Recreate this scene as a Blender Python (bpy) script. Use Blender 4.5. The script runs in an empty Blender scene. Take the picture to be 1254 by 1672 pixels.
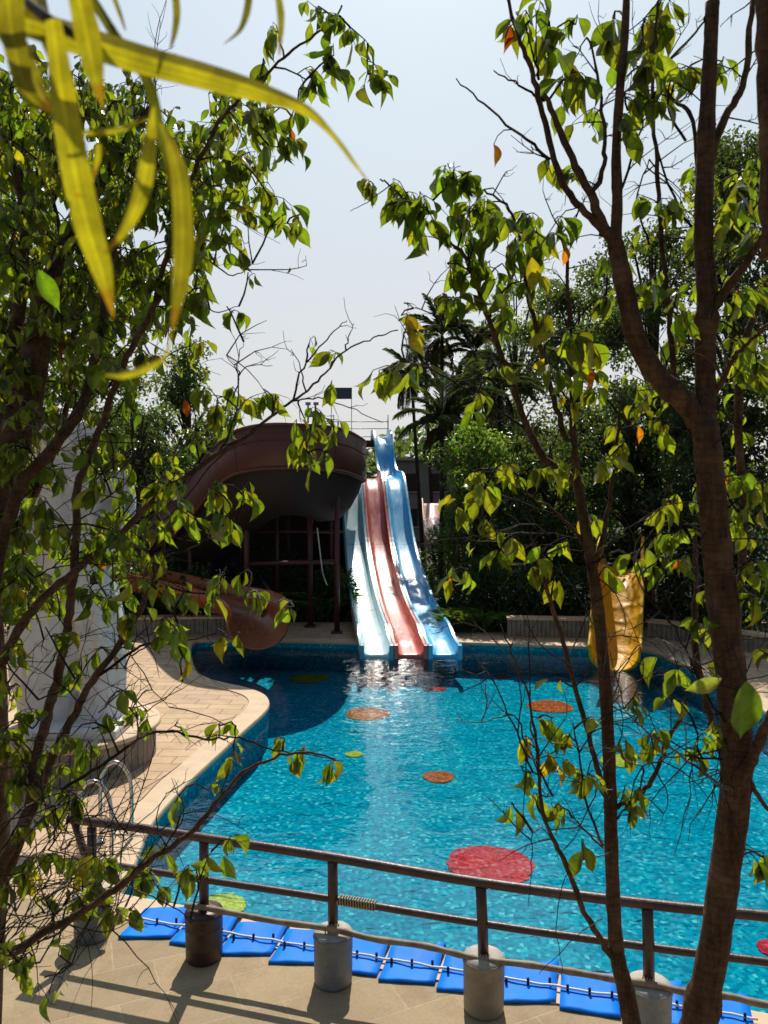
import bpy, math, random
import numpy as np
from mathutils import Vector, Matrix
R = math.radians
random.seed(7); rng = np.random.default_rng(7)
S = bpy.context.scene
COL = S.collection
# ------------------------------------------------------------------ camera, sky, sun, exposure
CAMH = 3.85; PITCH = R(1.65); FPX = 1256.0
cam = bpy.data.cameras.new('camera'); camo = bpy.data.objects.new('camera', cam); COL.objects.link(camo)
camo.location = (0, 0, CAMH); camo.rotation_euler = (math.pi/2 - PITCH, 0, 0)
cam.sensor_fit = 'VERTICAL'; cam.sensor_height = 24.0; cam.lens = 24.0*FPX/1672.0
cam.clip_start = 0.02; cam.clip_end = 3000
cam.dof.use_dof = True; cam.dof.focus_distance = 4.5; cam.dof.aperture_fstop = 4.5
S.camera = camo
SUN_EL = R(50); SUN_AZ = R(3)      # azimuth measured from +Y towards +X
w = bpy.data.worlds.new('World'); S.world = w; w.use_nodes = True
wn = w.node_tree.nodes; wl = w.node_tree.links
bg = wn['Background']; sky = wn.new('ShaderNodeTexSky'); sky.sky_type = 'NISHITA'; sky.sun_disc = False
sky.sun_elevation = SUN_EL; sky.sun_rotation = SUN_AZ; sky.air_density = 1.0; sky.dust_density = 3.0; sky.ozone_density = 2.0
sky.altitude = 0
bg.inputs[1].default_value = 0.10
# hazy sky: the Nishita sky veiled by a pale haze that is bluer overhead and creamier near the horizon
_tc = wn.new('ShaderNodeTexCoord'); _sp = wn.new('ShaderNodeSeparateXYZ'); wl.new(_tc.outputs['Generated'], _sp.inputs[0])
_rp = wn.new('ShaderNodeValToRGB'); wl.new(_sp.outputs[2], _rp.inputs[0]); _e = _rp.color_ramp.elements
for _k in range(3): _e.new(.5)
for _i, (_p, _c) in enumerate([(0, (.72, .715, .70)), (.15, (.72, .735, .74)), (.36, (.66, .75, .81)), (.54, (.61, .74, .85)), (1, (.22, .38, .68))]): _e[_i].position = _p; _e[_i].color = (*_c, 1)
_hz = wn.new('ShaderNodeBackground'); wl.new(_rp.outputs[0], _hz.inputs[0]); _mr = wn.new('ShaderNodeMapRange'); wl.new(_sp.outputs[1], _mr.inputs[0])     # haze glows towards the sun and is dull away from it
for _k, _v in ((1, -.25), (2, .6), (3, .30), (4, 1.04)): _mr.inputs[_k].default_value = _v
wl.new(_mr.outputs[0], _hz.inputs[1])
_mx = wn.new('ShaderNodeMixShader'); _mx.inputs[0].default_value = .82
wl.new(sky.outputs[0], bg.inputs[0]); wl.new(bg.outputs[0], _mx.inputs[1]); wl.new(_hz.outputs[0], _mx.inputs[2]); wl.new(_mx.outputs[0], wn['World Output'].inputs['Surface'])
sl = bpy.data.lights.new('sun', 'SUN'); sl.energy = 5.0; sl.angle = R(0.5); sl.color = (1.0, 0.93, 0.82)
so = bpy.data.objects.new('sun', sl); COL.objects.link(so)
sd = Vector((math.sin(SUN_AZ)*math.cos(SUN_EL), math.cos(SUN_AZ)*math.cos(SUN_EL), math.sin(SUN_EL)))
so.rotation_euler = sd.to_track_quat('Z', 'Y').to_euler(); so.location = (5, 30, 30)
S.view_settings.view_transform = 'Standard'; S.view_settings.look = 'None'
S.view_settings.gamma = 1.0; S.view_settings.exposure = 0.0
S.cycles.max_bounces = 8; S.cycles.transparent_max_bounces = 16; S.cycles.transmission_bounces = 5
S.cycles.caustics_reflective = False; S.cycles.caustics_refractive = False

# ------------------------------------------------------------------ picture measurements -> places in the world
_f = np.array([0, math.cos(PITCH), -math.sin(PITCH)]); _u = np.array([0, math.sin(PITCH), math.cos(PITCH)])
def ray(px, py):
    return np.array([1., 0, 0])*((px-627)/FPX) + _f - _u*((py-836)/FPX)
def P(px, py, D):                 # point at distance D in front
    r = ray(px, py); return np.array([0, 0, CAMH]) + r*(D/r[1])
def G(px, py, z=0.0):             # point on a level z
    r = ray(px, py); return np.array([0, 0, CAMH]) + r*((z-CAMH)/r[2])

# ------------------------------------------------------------------ helpers
def tag(o, label=None, cat=None, group=None, kind=None):
    if label: o['label'] = label
    if cat: o['category'] = cat
    if group: o['group'] = group
    if kind: o['kind'] = kind
    return o
def empty(name, loc=(0, 0, 0), label=None, cat=None, group=None):
    o = bpy.data.objects.new(name, None); COL.objects.link(o); o.location = loc; o.empty_display_size = .1
    return tag(o, label, cat, group)
class MB:
    def __init__(s): s.v = []; s.f = []; s.n = 0; s.c = []; s.hasc = False; s.sm = []
    def add(s, v, f, smooth=False, tint=None):
        v = np.asarray(v, dtype=float); s.v.append(v)
        for q in f: s.f.append(tuple(int(i)+s.n for i in q)); s.sm.append(smooth)
        s.n += len(v)
        if tint is not None: s.hasc = True
        s.c.append(np.tile(np.array(tint if tint is not None else (1, 1, 1, 1), float), (len(v), 1)) if (tint is None or np.ndim(tint) == 1) else tint)
        return s
    def box(s, c, d, rz=0.0, M=None):
        x, y, z = np.array(d)/2
        v = np.array([[a, b, e] for e in (-z, z) for a, b in ((-x, -y), (x, -y), (x, y), (-x, y))])
        if M is not None: v = v @ np.array(M).T
        else:
            ca, sa = math.cos(rz), math.sin(rz); v = np.stack([v[:, 0]*ca-v[:, 1]*sa, v[:, 0]*sa+v[:, 1]*ca, v[:, 2]], 1)
        return s.add(v+np.array(c), [(3, 2, 1, 0), (4, 5, 6, 7), (0, 1, 5, 4), (1, 2, 6, 5), (2, 3, 7, 6), (3, 0, 4, 7)])
    def tube(s, pts, rad, n=8, cap=True, tint=None, rough=0.0):
        pts = np.asarray(pts, float); m = len(pts)
        rad = np.full(m, rad, float) if np.ndim(rad) == 0 else np.asarray(rad, float)
        t = np.gradient(pts, axis=0); t /= np.linalg.norm(t, axis=1)[:, None]+1e-9
        a = np.array([0, 0, 1.]) if abs(t[0][2]) < .9 else np.array([1., 0, 0])
        nrm = np.cross(t[0], a); nrm /= np.linalg.norm(nrm)
        ang = np.arange(n)*2*math.pi/n; V = []
        for i in range(m):
            nrm = nrm - t[i]*np.dot(nrm, t[i]); nrm /= np.linalg.norm(nrm)+1e-9
            b = np.cross(t[i], nrm)
            rr = rad[i]*(1+rough*rng.uniform(-1, 1, n))
            V.append(pts[i] + rr[:, None]*(np.cos(ang)[:, None]*nrm + np.sin(ang)[:, None]*b))
        V = np.concatenate(V); F = []
        for i in range(m-1):
            for j in range(n):
                k = (j+1) % n; F.append((i*n+j, i*n+k, (i+1)*n+k, (i+1)*n+j))
        if cap: F.append(tuple(range(n-1, -1, -1))); F.append(tuple((m-1)*n+j for j in range(n)))
        return s.add(V, F, True, tint)
    def loft(s, secs, closed=True, cap=True, smooth=True):   # list of equal-length point rings
        m = len(secs); n = len(secs[0]); V = np.concatenate([np.asarray(q, float) for q in secs]); F = []
        for i in range(m-1):
            for j in range(n if closed else n-1):
                k = (j+1) % n; F.append((i*n+j, i*n+k, (i+1)*n+k, (i+1)*n+j))
        if cap and closed: F.append(tuple(range(n-1, -1, -1))); F.append(tuple((m-1)*n+j for j in range(n)))
        return s.add(V, F, smooth)
    def lathe(s, prof, c=(0, 0, 0), n=32, cap=True):
        a = np.arange(n)*2*math.pi/n
        return s.loft([np.stack([c[0]+r*np.cos(a), c[1]+r*np.sin(a), np.full(n, c[2]+z)], 1) for r, z in prof], cap=cap)
    def prism(s, poly, z0, z1):
        n = len(poly); v = [(p[0], p[1], z0) for p in poly]+[(p[0], p[1], z1) for p in poly]
        return s.add(v, [tuple(range(n-1, -1, -1)), tuple(range(n, 2*n))]+[(i, (i+1) % n, n+(i+1) % n, n+i) for i in range(n)])
    def build(s, name, mat, parent=None, bevel=0):
        me = bpy.data.meshes.new(name)
        me.from_pydata(np.concatenate(s.v).tolist(), [], s.f)
        me.polygons.foreach_set('use_smooth', s.sm)
        if s.hasc:
            at = me.color_attributes.new('tint', 'FLOAT_COLOR', 'POINT'); at.data.foreach_set('color', np.concatenate(s.c).astype('f').ravel())
        me.update(); o = bpy.data.objects.new(name, me); COL.objects.link(o)
        if mat: me.materials.append(mat)
        if parent:
            o.parent = parent
            if parent.location.length > 0 or True:
                L = parent_world(parent)
                o.matrix_parent_inverse = Matrix.Identity(4)
                me.transform(Matrix.Translation(-L))
        if bevel:
            b = o.modifiers.new('bevel', 'BEVEL'); b.width = bevel; b.segments = 2; b.limit_method = 'ANGLE'
        return o
def parent_world(p):
    L = Vector((0, 0, 0))
    while p: L += Vector(p.location); p = p.parent
    return L
def smooth_path(pts, k=6):
    pts = np.asarray(pts, float); out = []
    Q = np.vstack([2*pts[0]-pts[1], pts, 2*pts[-1]-pts[-2]])
    for i in range(1, len(Q)-2):
        p0, p1, p2, p3 = Q[i-1:i+3]
        for j in range(k):
            t = j/k
            out.append(.5*((2*p1)+(-p0+p2)*t+(2*p0-5*p1+4*p2-p3)*t*t+(-p0+3*p1-3*p2+p3)*t**3))
    out.append(pts[-1]); return np.array(out)

# ------------------------------------------------------------------ materials
MATS = {}
class NT:
    def __init__(s, name):
        s.m = bpy.data.materials.new(name); s.m.use_nodes = True; s.n = s.m.node_tree.nodes; s.l = s.m.node_tree.links
        s.b = s.n['Principled BSDF']; s.out = s.n['Material Output']
    def new(s, t, **kw):
        n = s.n.new(t)
        for k, v in kw.items():
            if hasattr(n, k): setattr(n, k, v)
            else: n.inputs[k].default_value = v
        return n
    def link(s, a, b): s.l.new(a, b)
    def coord(s, scale=(1, 1, 1), rot=(0, 0, 0), obj=True):
        tc = s.new('ShaderNodeTexCoord'); mp = s.new('ShaderNodeMapping'); mp.inputs['Scale'].default_value = scale; mp.inputs['Rotation'].default_value = rot
        g = s.new('ShaderNodeNewGeometry')
        s.link(g.outputs['Position'] if not obj else tc.outputs['Object'], mp.inputs[0]); return mp.outputs[0]
    def noise(s, vec, scale, detail=4, rough=.6):
        n = s.new('ShaderNodeTexNoise'); n.inputs['Scale'].default_value = scale; n.inputs['Detail'].default_value = detail; n.inputs['Roughness'].default_value = rough
        s.link(vec, n.inputs['Vector']); return n
    def ramp(s, fac, stops):
        r = s.new('ShaderNodeValToRGB'); e = r.color_ramp.elements
        while len(e) < len(stops): e.new(.5)
        for i, (p, c) in enumerate(stops): e[i].position = p; e[i].color = (*c, 1) if len(c) == 3 else c
        s.link(fac, r.inputs[0]); return r.outputs[0]
    def mix(s, fac, a, b, mode='MIX'):
        m = s.new('ShaderNodeMix', data_type='RGBA', blend_type=mode)
        for v, i in ((fac, 0), (a, 6), (b, 7)):
            if hasattr(v, 'node'): s.link(v, m.inputs[i])
            elif np.ndim(v) == 0: m.inputs[i].default_value = v
            else: m.inputs[i].default_value = (*v[:3], 1)
        return m.outputs[2]
    def bump(s, h, strength=.3, dist=.01, normal=None):
        b = s.new('ShaderNodeBump'); b.inputs['Strength'].default_value = strength; b.inputs['Distance'].default_value = dist
        s.link(h, b.inputs['Height'])
        if normal is not None: s.link(normal, b.inputs['Normal'])
        return b.outputs[0]
def painted(name, base, rough=.5, var=.25, scale=6, dirt=None, dirt_amt=.5, metal=0, bump=.15, bscale=40, stretch=(1, 1, 1), spec=.5, coat=0):
    t = NT(name); v = t.coord(stretch, obj=False)
    n = t.noise(v, scale, 6, .65); b = np.array(base)
    c = t.ramp(n.outputs[0], [(.3, tuple(b*(1-var))), (.7, tuple(np.minimum(b*(1+var), 1)))])
    if dirt is not None:
        n2 = t.noise(v, scale*.45+.3, 7, .7); f = t.ramp(n2.outputs[0], [(.5, (0, 0, 0)), (.72, (dirt_amt,)*3)])
        c = t.mix(f, c, dirt)
    t.link(c, t.b.inputs['Base Color'])
    n3 = t.noise(v, bscale, 5, .6)
    t.link(t.bump(n3.outputs[0], bump, .01), t.b.inputs['Normal'])
    rr = t.ramp(n.outputs[0], [(.2, (max(rough-.12, .03),)*3), (.8, (min(rough+.12, 1),)*3)]); t.link(rr, t.b.inputs['Roughness'])
    t.b.inputs['Metallic'].default_value = metal; t.b.inputs['Specular IOR Level'].default_value = spec
    t.b.inputs['Coat Weight'].default_value = coat; t.b.inputs['Coat Roughness'].default_value = .12
    return t.m
def leafmat(name, top, trans, tw=.5, rough=.38, spec=.5, veins=True):
    t = NT(name); a = t.new('ShaderNodeAttribute', attribute_name='tint')
    v = t.coord((1, 1, 1), obj=False); n = t.noise(v, 60, 3, .6)
    nf = t.ramp(n.outputs[0], [(.3, (.7, .7, .7)), (.75, (1.25, 1.25, 1.15))])
    nb = t.noise(v, 34, 4, .7); nf = t.mix(t.ramp(nb.outputs[0], [(.66, (0, 0, 0)), (.71, (.85,)*3)]), nf, (.75, .36, .4))
    c1 = t.mix(1.0, t.mix(1.0, a.outputs['Color'], top, 'MULTIPLY'), nf, 'MULTIPLY')
    c2 = t.mix(1.0, t.mix(1.0, a.outputs['Color'], trans, 'MULTIPLY'), nf, 'MULTIPLY')
    t.link(c1, t.b.inputs['Base Color']); t.b.inputs['Roughness'].default_value = rough; t.b.inputs['Specular IOR Level'].default_value = spec
    tr = t.new('ShaderNodeBsdfTranslucent'); t.link(c2, tr.inputs['Color'])
    mx = t.new('ShaderNodeMixShader'); mx.inputs[0].default_value = tw
    t.link(t.b.outputs[0], mx.inputs[1]); t.link(tr.outputs[0], mx.inputs[2]); t.link(mx.outputs[0], t.out.inputs['Surface'])
    return t.m
def barkmat(name, dark, light, scale=18, pale=None):
    t = NT(name); v = t.coord((1, 1, .25), obj=False)
    n = t.noise(v, scale*2.5, 8, .7); n2 = t.noise(t.coord((1, 1, 1), obj=False), scale*.5, 4, .6)
    c = t.ramp(n.outputs[0], [(.3, dark), (.72, light)])
    c = t.mix(t.ramp(n2.outputs[0], [(.5, (0, 0, 0)), (.7, (.6, .6, .6))]), c, tuple(np.array(light)*1.5))
    t.link(c, t.b.inputs['Base Color']); t.b.inputs['Roughness'].default_value = .85; t.b.inputs['Specular IOR Level'].default_value = .2
    if pale is not None:
        n9 = t.noise(t.coord((1, 1, 1), obj=False), 5.5, 2, .5); c = t.mix(t.ramp(n9.outputs[0], [(.54, (0, 0, 0)), (.60, (.9,)*3)]), c, pale)
    wv = t.new('ShaderNodeTexWave', wave_type='BANDS', bands_direction='Z'); wv.inputs['Scale'].default_value = scale*.55; wv.inputs['Distortion'].default_value = 9; wv.inputs['Detail'].default_value = 4; t.link(t.coord((1, 1, 1), obj=False), wv.inputs['Vector'])
    n3 = t.noise(t.coord((1, 1, 1), obj=False), scale*7, 5, .7); c = t.mix(t.ramp(n3.outputs[0], [(.6, (0, 0, 0)), (.72, (.7, .7, .7))]), c, tuple(np.array(light)*2.2))
    c = t.mix(1.0, c, t.ramp(wv.outputs[0], [(.0, (.78, .77, .76)), (.3, (1, 1, 1))]), 'MULTIPLY'); t.link(c, t.b.inputs['Base Color'])
    t.link(t.bump(wv.outputs[0], .35, .003, t.bump(n.outputs[0], .9, .006)), t.b.inputs['Normal']); return t.m

M_leaf = leafmat('ficus_leaf', (.036, .056, .015), (.34, .45, .014), .45, .34, .4)
M_blade = leafmat('blade_leaf', (.13, .13, .015), (.62, .55, .012), .5, .4, .4)
M_bgleaf = leafmat('tree_leaf', (.035, .055, .020), (.17, .25, .03), .4, .35, .5)
M_palm = leafmat('palm_leaf', (.045, .07, .04), (.14, .20, .04), .4, .33, .5)
M_shrub = leafmat('shrub_leaf', (.035, .065, .02), (.12, .2, .02), .4, .4, .4)
M_bark = barkmat('grey_brown_bark', (.030, .018, .012), (.15, .088, .052), 26)
M_twig = barkmat('twig_bark', (.010, .007, .006), (.040, .027, .020), 40, (.17, .14, .12))
M_gbark = barkmat('pale_grey_bark', (.08, .07, .06), (.22, .19, .16), 25)
M_bgbark = barkmat('dark_bark', (.03, .024, .018), (.09, .075, .055), 5)

def stone_paving(name, c1, c2, joint, scale, bw, rh, off=.5, rot=0, msize=.012, bump=.3, stain=(.2, .15, .1), samt=.35):
    t = NT(name); v = t.coord((1, 1, 1), (0, 0, rot), obj=False)
    br = t.new('ShaderNodeTexBrick'); br.offset = off; br.inputs['Scale'].default_value = scale
    br.inputs['Brick Width'].default_value = bw; br.inputs['Row Height'].default_value = rh; br.inputs['Mortar Size'].default_value = msize
    br.inputs['Mortar Smooth'].default_value = .3
    br.inputs['Color1'].default_value = (*c1, 1); br.inputs['Color2'].default_value = (*c2, 1); br.inputs['Mortar'].default_value = (*joint, 1)
    nz = t.noise(v, 1.3, 2); vd = t.new('ShaderNodeVectorMath', operation='MULTIPLY_ADD'); t.link(nz.outputs[1], vd.inputs[0]); vd.inputs[1].default_value = (.05, .05, .0); t.link(v, vd.inputs[2])
    t.link(vd.outputs[0], br.inputs['Vector'])
    n = t.noise(v, 3.2, 9, .72); f = t.ramp(n.outputs[0], [(.25, (.72, .70, .66)), (.55, (1, 1, 1)), (.8, (1.15, 1.12, 1.08))])
    c = t.mix(1.0, br.outputs[0], f, 'MULTIPLY')
    n2 = t.noise(v, .8, 8, .75); c = t.mix(t.ramp(n2.outputs[0], [(.52, (0, 0, 0)), (.7, (samt,)*3)]), c, stain)
    n4 = t.noise(v, 45, 4, .7); c = t.mix(1.0, c, t.ramp(n4.outputs[0], [(.3, (.85, .84, .82)), (.7, (1.08, 1.08, 1.08))]), 'MULTIPLY')
    t.link(c, t.b.inputs['Base Color']); t.b.inputs['Roughness'].default_value = .75; t.b.inputs['Specular IOR Level'].default_value = .3
    h = t.new('ShaderNodeMath', operation='MULTIPLY_ADD'); t.link(br.outputs[1], h.inputs[0]); h.inputs[1].default_value = -1.5; t.link(n.outputs[0], h.inputs[2])
    t.link(t.bump(h.outputs[0], bump, .008), t.b.inputs['Normal']); return t.m
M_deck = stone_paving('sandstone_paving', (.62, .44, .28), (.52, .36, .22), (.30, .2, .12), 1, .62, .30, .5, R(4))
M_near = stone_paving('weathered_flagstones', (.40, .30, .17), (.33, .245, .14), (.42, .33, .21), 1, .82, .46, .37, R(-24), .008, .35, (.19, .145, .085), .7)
M_coping = painted('smooth_sandstone_coping', (.60, .44, .28), .7, .12, 5, (.35, .27, .18), .5, bump=.15, bscale=60)
M_soil = painted('dark_soil', (.028, .024, .015), .95, .4, 3, (.03, .045, .015), .8, bump=.8, bscale=9)
# mosaic pool tiles
def mosaic():
    t = NT('blue_glass_mosaic'); v = t.coord((1, 1, 1), obj=False)
    nz = t.noise(v, 2.6, 3); wv = t.new('ShaderNodeVectorMath', operation='MULTIPLY_ADD'); t.link(nz.outputs[1], wv.inputs[0]); wv.inputs[1].default_value = (.10, .14, .02); t.link(v, wv.inputs[2])
    vo = t.new('ShaderNodeTexVoronoi'); vo.inputs['Scale'].default_value = 24; vo.inputs['Randomness'].default_value = .55; t.link(wv.outputs[0], vo.inputs['Vector'])
    sep = t.new('ShaderNodeSeparateColor'); t.link(vo.outputs['Color'], sep.inputs[0])
    c = t.ramp(sep.outputs[0], [(.0, (.0, .21, .35)), (.5, (.001, .32, .46)), (.82, (.003, .40, .53)), (.94, (.02, .50, .60)), (1.0, (.14, .66, .70))])
    # wandering net of light that ripples throw on a pool floor is left to the water; only tile tone here
    n = t.noise(v, .7, 5, .6); c = t.mix(1.0, c, t.ramp(n.outputs[0], [(.3, (.82, .86, .9)), (.7, (1.12, 1.1, 1.06))]), 'MULTIPLY')
    t.link(c, t.b.inputs['Base Color']); t.b.inputs['Roughness'].default_value = .9; t.b.inputs['Specular IOR Level'].default_value = 0; return t.m
M_mosaic = mosaic()
def water():
    t = NT('pool_water'); t.n.remove(t.b)
    v = t.coord((1, 1.7, 1), obj=False)
    n1 = t.noise(v, 1.4, 3, .55); n2 = t.noise(v, 4.2, 3, .55); n3 = t.noise(t.coord((1, 1.3, 1), obj=False), 16, 2, .5)
    n1.inputs['Distortion'].default_value = .6; n2.inputs['Distortion'].default_value = .8
    b1 = t.bump(n1.outputs[0], 1, .020); b2 = t.bump(n2.outputs[0], 1, .0022, b1); b3 = t.bump(n3.outputs[0], 1, .00025, b2)
    fr = t.new('ShaderNodeFresnel'); fr.inputs['IOR'].default_value = 1.45; t.link(b3, fr.inputs['Normal'])
    gl = t.new('ShaderNodeBsdfGlossy'); gl.inputs['Roughness'].default_value = .03; t.link(b3, gl.inputs['Normal'])
    tr = t.new('ShaderNodeBsdfTransparent'); tr.inputs[0].default_value = (.84, .96, .985, 1)
    mx = t.new('ShaderNodeMixShader'); t.link(fr.outputs[0], mx.inputs[0]); t.link(tr.outputs[0], mx.inputs[1]); t.link(gl.outputs[0], mx.inputs[2])
    t.link(mx.outputs[0], t.out.inputs['Surface']); return t.m
M_water = water()

# ------------------------------------------------------------------ pool, deck, ground
WZ = -0.16; FZ = -0.75
edge_px = [(1010, 1598), (240, 1472), (190, 1462), (206, 1436), (228, 1380), (247, 1342), (300, 1283), (350, 1236), (400, 1190), (425, 1168), (437, 1152), (434, 1139), (420, 1130), (395, 1122),
           (362, 1115), (333, 1106), (318, 1094), (312, 1078), (310, 1062), (316, 1050), (340, 1046), (480, 1047), (560, 1049), (660, 1049), (750, 1049), (960, 1056), (1020, 1058), (1070, 1066), (1130, 1092), (1200, 1128), (1290, 1190), (1400, 1290), (1560, 1480)]
# coping outer edge as points on the deck
pool = [G(*p)[:2] for p in edge_px]
nearE = np.array([4.6, 4.95])         # near right corner region outside the frame
pool.append(nearE)
pool = np.array(pool)
pc = smooth_path(np.vstack([pool[2:-1]]), 3)[:, :2]
# fence / mat line direction
FD = np.array([1, -.283]); FD /= np.linalg.norm(FD)
def clean(poly):
    out = [poly[0]]
    for p in poly[1:]:
        if np.linalg.norm(p-out[-1]) > .03: out.append(p)
    return np.array(out)
n0 = G(190, 1462)[:2]
pool_poly = clean(np.vstack([pc, [nearE]]))
A = sum(pool_poly[i][0]*pool_poly[(i+1) % len(pool_poly)][1]-pool_poly[(i+1) % len(pool_poly)][0]*pool_poly[i][1] for i in range(len(pool_poly)))
if A < 0: pool_poly = pool_poly[::-1]
def offset(poly, d):
    n = len(poly); out = []
    for i in range(n):
        a, b, c = poly[i-1], poly[i], poly[(i+1) % n]
        e1 = (b-a)/np.linalg.norm(b-a); e2 = (c-b)/np.linalg.norm(c-b)
        m = np.array([e1[1]+e2[1], -(e1[0]+e2[0])]); m /= np.linalg.norm(m)
        out.append(b+m*d/max(.5, np.dot(m, [e1[1], -e1[0]])))
    return np.array(out)
outer = offset(pool_poly, .34)
def ringmesh(a, b, za, zb):
    m = MB(); n = len(a)
    m.add(np.vstack([np.c_[a, np.full(n, za)], np.c_[b, np.full(n, zb)]]), [(i, (i+1) % n, n+(i+1) % n, n+i) for i in range(n)]); return m
# basin
m = MB(); n = len(pool_poly)
m.add(np.c_[pool_poly, np.full(n, FZ)], [tuple(range(n))])
m.add(np.vstack([np.c_[pool_poly, np.full(n, FZ)], np.c_[pool_poly, np.full(n, -.03)]]), [((i+1) % n, i, n+i, n+(i+1) % n) for i in range(n)])
tag(m.build('pool_basin', M_mosaic), 'blue mosaic tiled pool basin under the water', kind='structure')
m = MB(); m.add(np.c_[pool_poly, np.full(n, WZ)], [tuple(range(n))])
tag(m.build('pool_water', M_water), 'clear rippling blue swimming pool water', kind='structure')
# coping with a rounded nose
m = MB(); inner = offset(pool_poly, -.03)
for (a, za), (b, zb) in zip([(inner, -.05), (inner, -.01), (offset(pool_poly, -.02), .012), (offset(pool_poly, .01), .02)], [(inner, -.01), (offset(pool_poly, -.02), .012), (offset(pool_poly, .01), .02), (outer, .02)]):
    q = ringmesh(a, b, za, zb); m.add(q.v[0], q.f)
q = ringmesh(outer, outer, .02, -.05); m.add(q.v[0], q.f)
q = ringmesh(pool_poly, inner, -.05, -.05); m.add(q.v[0], q.f)
tag(m.build('pool_coping', M_coping), 'smooth pale sandstone coping round the pool', kind='structure')
# sheets with a pool-shaped hole: built by bridging hole -> big rectangle by ray
def sheet(name, hole, box, z, mat, label):
    n = len(hole); c = hole.mean(0); v = []; x0, x1, y0, y1 = box
    for p in hole:
        d = p-c; t = min(((x1-c[0])/d[0] if d[0] > 0 else (x0-c[0])/d[0]) if abs(d[0]) > 1e-6 else 1e9, ((y1-c[1])/d[1] if d[1] > 0 else (y0-c[1])/d[1]) if abs(d[1]) > 1e-6 else 1e9)
        v.append(c+d*t)
    # corners inserted as extra fan triangles
    m = MB(); V = np.vstack([np.c_[hole, np.full(n, z)], np.c_[np.array(v), np.full(n, z)], [[x0, y0, z], [x1, y0, z], [x1, y1, z], [x0, y1, z]]])
    F = [(i, n+i, n+(i+1) % n, (i+1) % n) for i in range(n)]
    cs = [(x0, y0), (x1, y0), (x1, y1), (x0, y1)]
    for i in range(n):
        a, b = v[i], v[(i+1) % n]
        onx = lambda p: 0 if abs(p[0]-x0) < 1e-4 else 2 if abs(p[0]-x1) < 1e-4 else 1 if abs(p[1]-y0) < 1e-4 else 3
        sa, sb = onx(a), onx(b)
        if sa != sb:
            for k, cc in enumerate(cs):
                if {sa, sb} == {[0, 2, 2, 0][k], [1, 1, 3, 3][k]}: F.append((n+i, 2*n+k, n+(i+1) % n))
    m.add(V, F); return tag(m.build(name, mat), label, kind='structure')
bpy_near = None
import bmesh
def hole_sheet(name, hole, rect, z, mat, label):
    bm = bmesh.new()
    hv = [bm.verts.new((p[0], p[1], z)) for p in hole]; rv = [bm.verts.new((p[0], p[1], z)) for p in rect]
    es = [bm.edges.new((hv[i], hv[(i+1) % len(hv)])) for i in range(len(hv))]+[bm.edges.new((rv[i], rv[(i+1) % len(rv)])) for i in range(len(rv))]
    bmesh.ops.triangle_fill(bm, use_beauty=True, use_dissolve=False, edges=es, normal=(0, 0, 1))
    me = bpy.data.meshes.new(name); bm.to_mesh(me); bm.free(); o = bpy.data.objects.new(name, me); COL.objects.link(o); me.materials.append(mat)
    for p in me.polygons:
        if p.normal.z < 0: p.flip()
    return tag(o, label, kind='structure')
hole_sheet('pool_deck', offset(pool_poly, .30), [(-14, -3), (14, -3), (14, 22.3), (-14, 22.3)], .0, M_deck, 'sandstone paved pool deck')
hole_sheet('ground', offset(pool_poly, .8), [(-900, -300), (900, -300), (900, 1500), (-900, 1500)], -.06, M_soil, 'dark soil around the pool garden')
# near terrace flagstones: strip in front of the near pool edge (4 mm above the deck)
e = outer; a0 = G(150, 1470)[:2]
def nearline(x): return n0[1]+(x-n0[0])*(nearE[1]-n0[1])/(nearE[0]-n0[0])
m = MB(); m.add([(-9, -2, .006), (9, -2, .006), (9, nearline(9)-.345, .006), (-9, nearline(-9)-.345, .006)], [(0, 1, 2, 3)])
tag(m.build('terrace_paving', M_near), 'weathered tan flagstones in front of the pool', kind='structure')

# coloured discs on the pool floor
def disctiles(i, col):
    t = NT('disc_tiles_%d' % i); v = t.coord((1, 1, 1), obj=False); nz = t.noise(v, 2.6, 3); wv = t.new('ShaderNodeVectorMath', operation='MULTIPLY_ADD'); t.link(nz.outputs[1], wv.inputs[0]); wv.inputs[1].default_value = (.10, .14, .02); t.link(v, wv.inputs[2])
    vo = t.new('ShaderNodeTexVoronoi'); vo.inputs['Scale'].default_value = 24; vo.inputs['Randomness'].default_value = .55; t.link(wv.outputs[0], vo.inputs['Vector']); sp_ = t.new('ShaderNodeSeparateColor'); t.link(vo.outputs['Color'], sp_.inputs[0])
    c_ = np.array(col); t.link(t.ramp(sp_.outputs[0], [(0, tuple(c_*.62)), (.6, tuple(c_*.9)), (.88, tuple(np.minimum(c_*1.05+.03, 1))), (1, tuple(c_*.6+.16))]), t.b.inputs['Base Color'])
    t.b.inputs['Roughness'].default_value = .9; t.b.inputs['Specular IOR Level'].default_value = 0; return t.m
def disc(px, py, wpx, col, label, i):
    c = G(px, py, FZ); r = wpx/2/FPX*c[1]; k = 120; a = np.arange(k)*2*math.pi/k
    rr = r*(1+.035*np.sin(a*3+i)+.022*np.sin(a*8+2*i)+.020*np.sin(a*17+i)+.018*np.sin(a*29+3*i))
    m = MB(); top = np.stack([c[0]+rr*np.cos(a), c[1]+rr*np.sin(a), np.full(k, FZ+.012)], 1); bot = top.copy(); bot[:, 2] = FZ-.002
    m.loft([bot, top], smooth=False)
    tag(m.build('pool_floor_disc', disctiles(i, col)), label, 'floor marking', 'coloured tile discs set in the pool floor')
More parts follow.
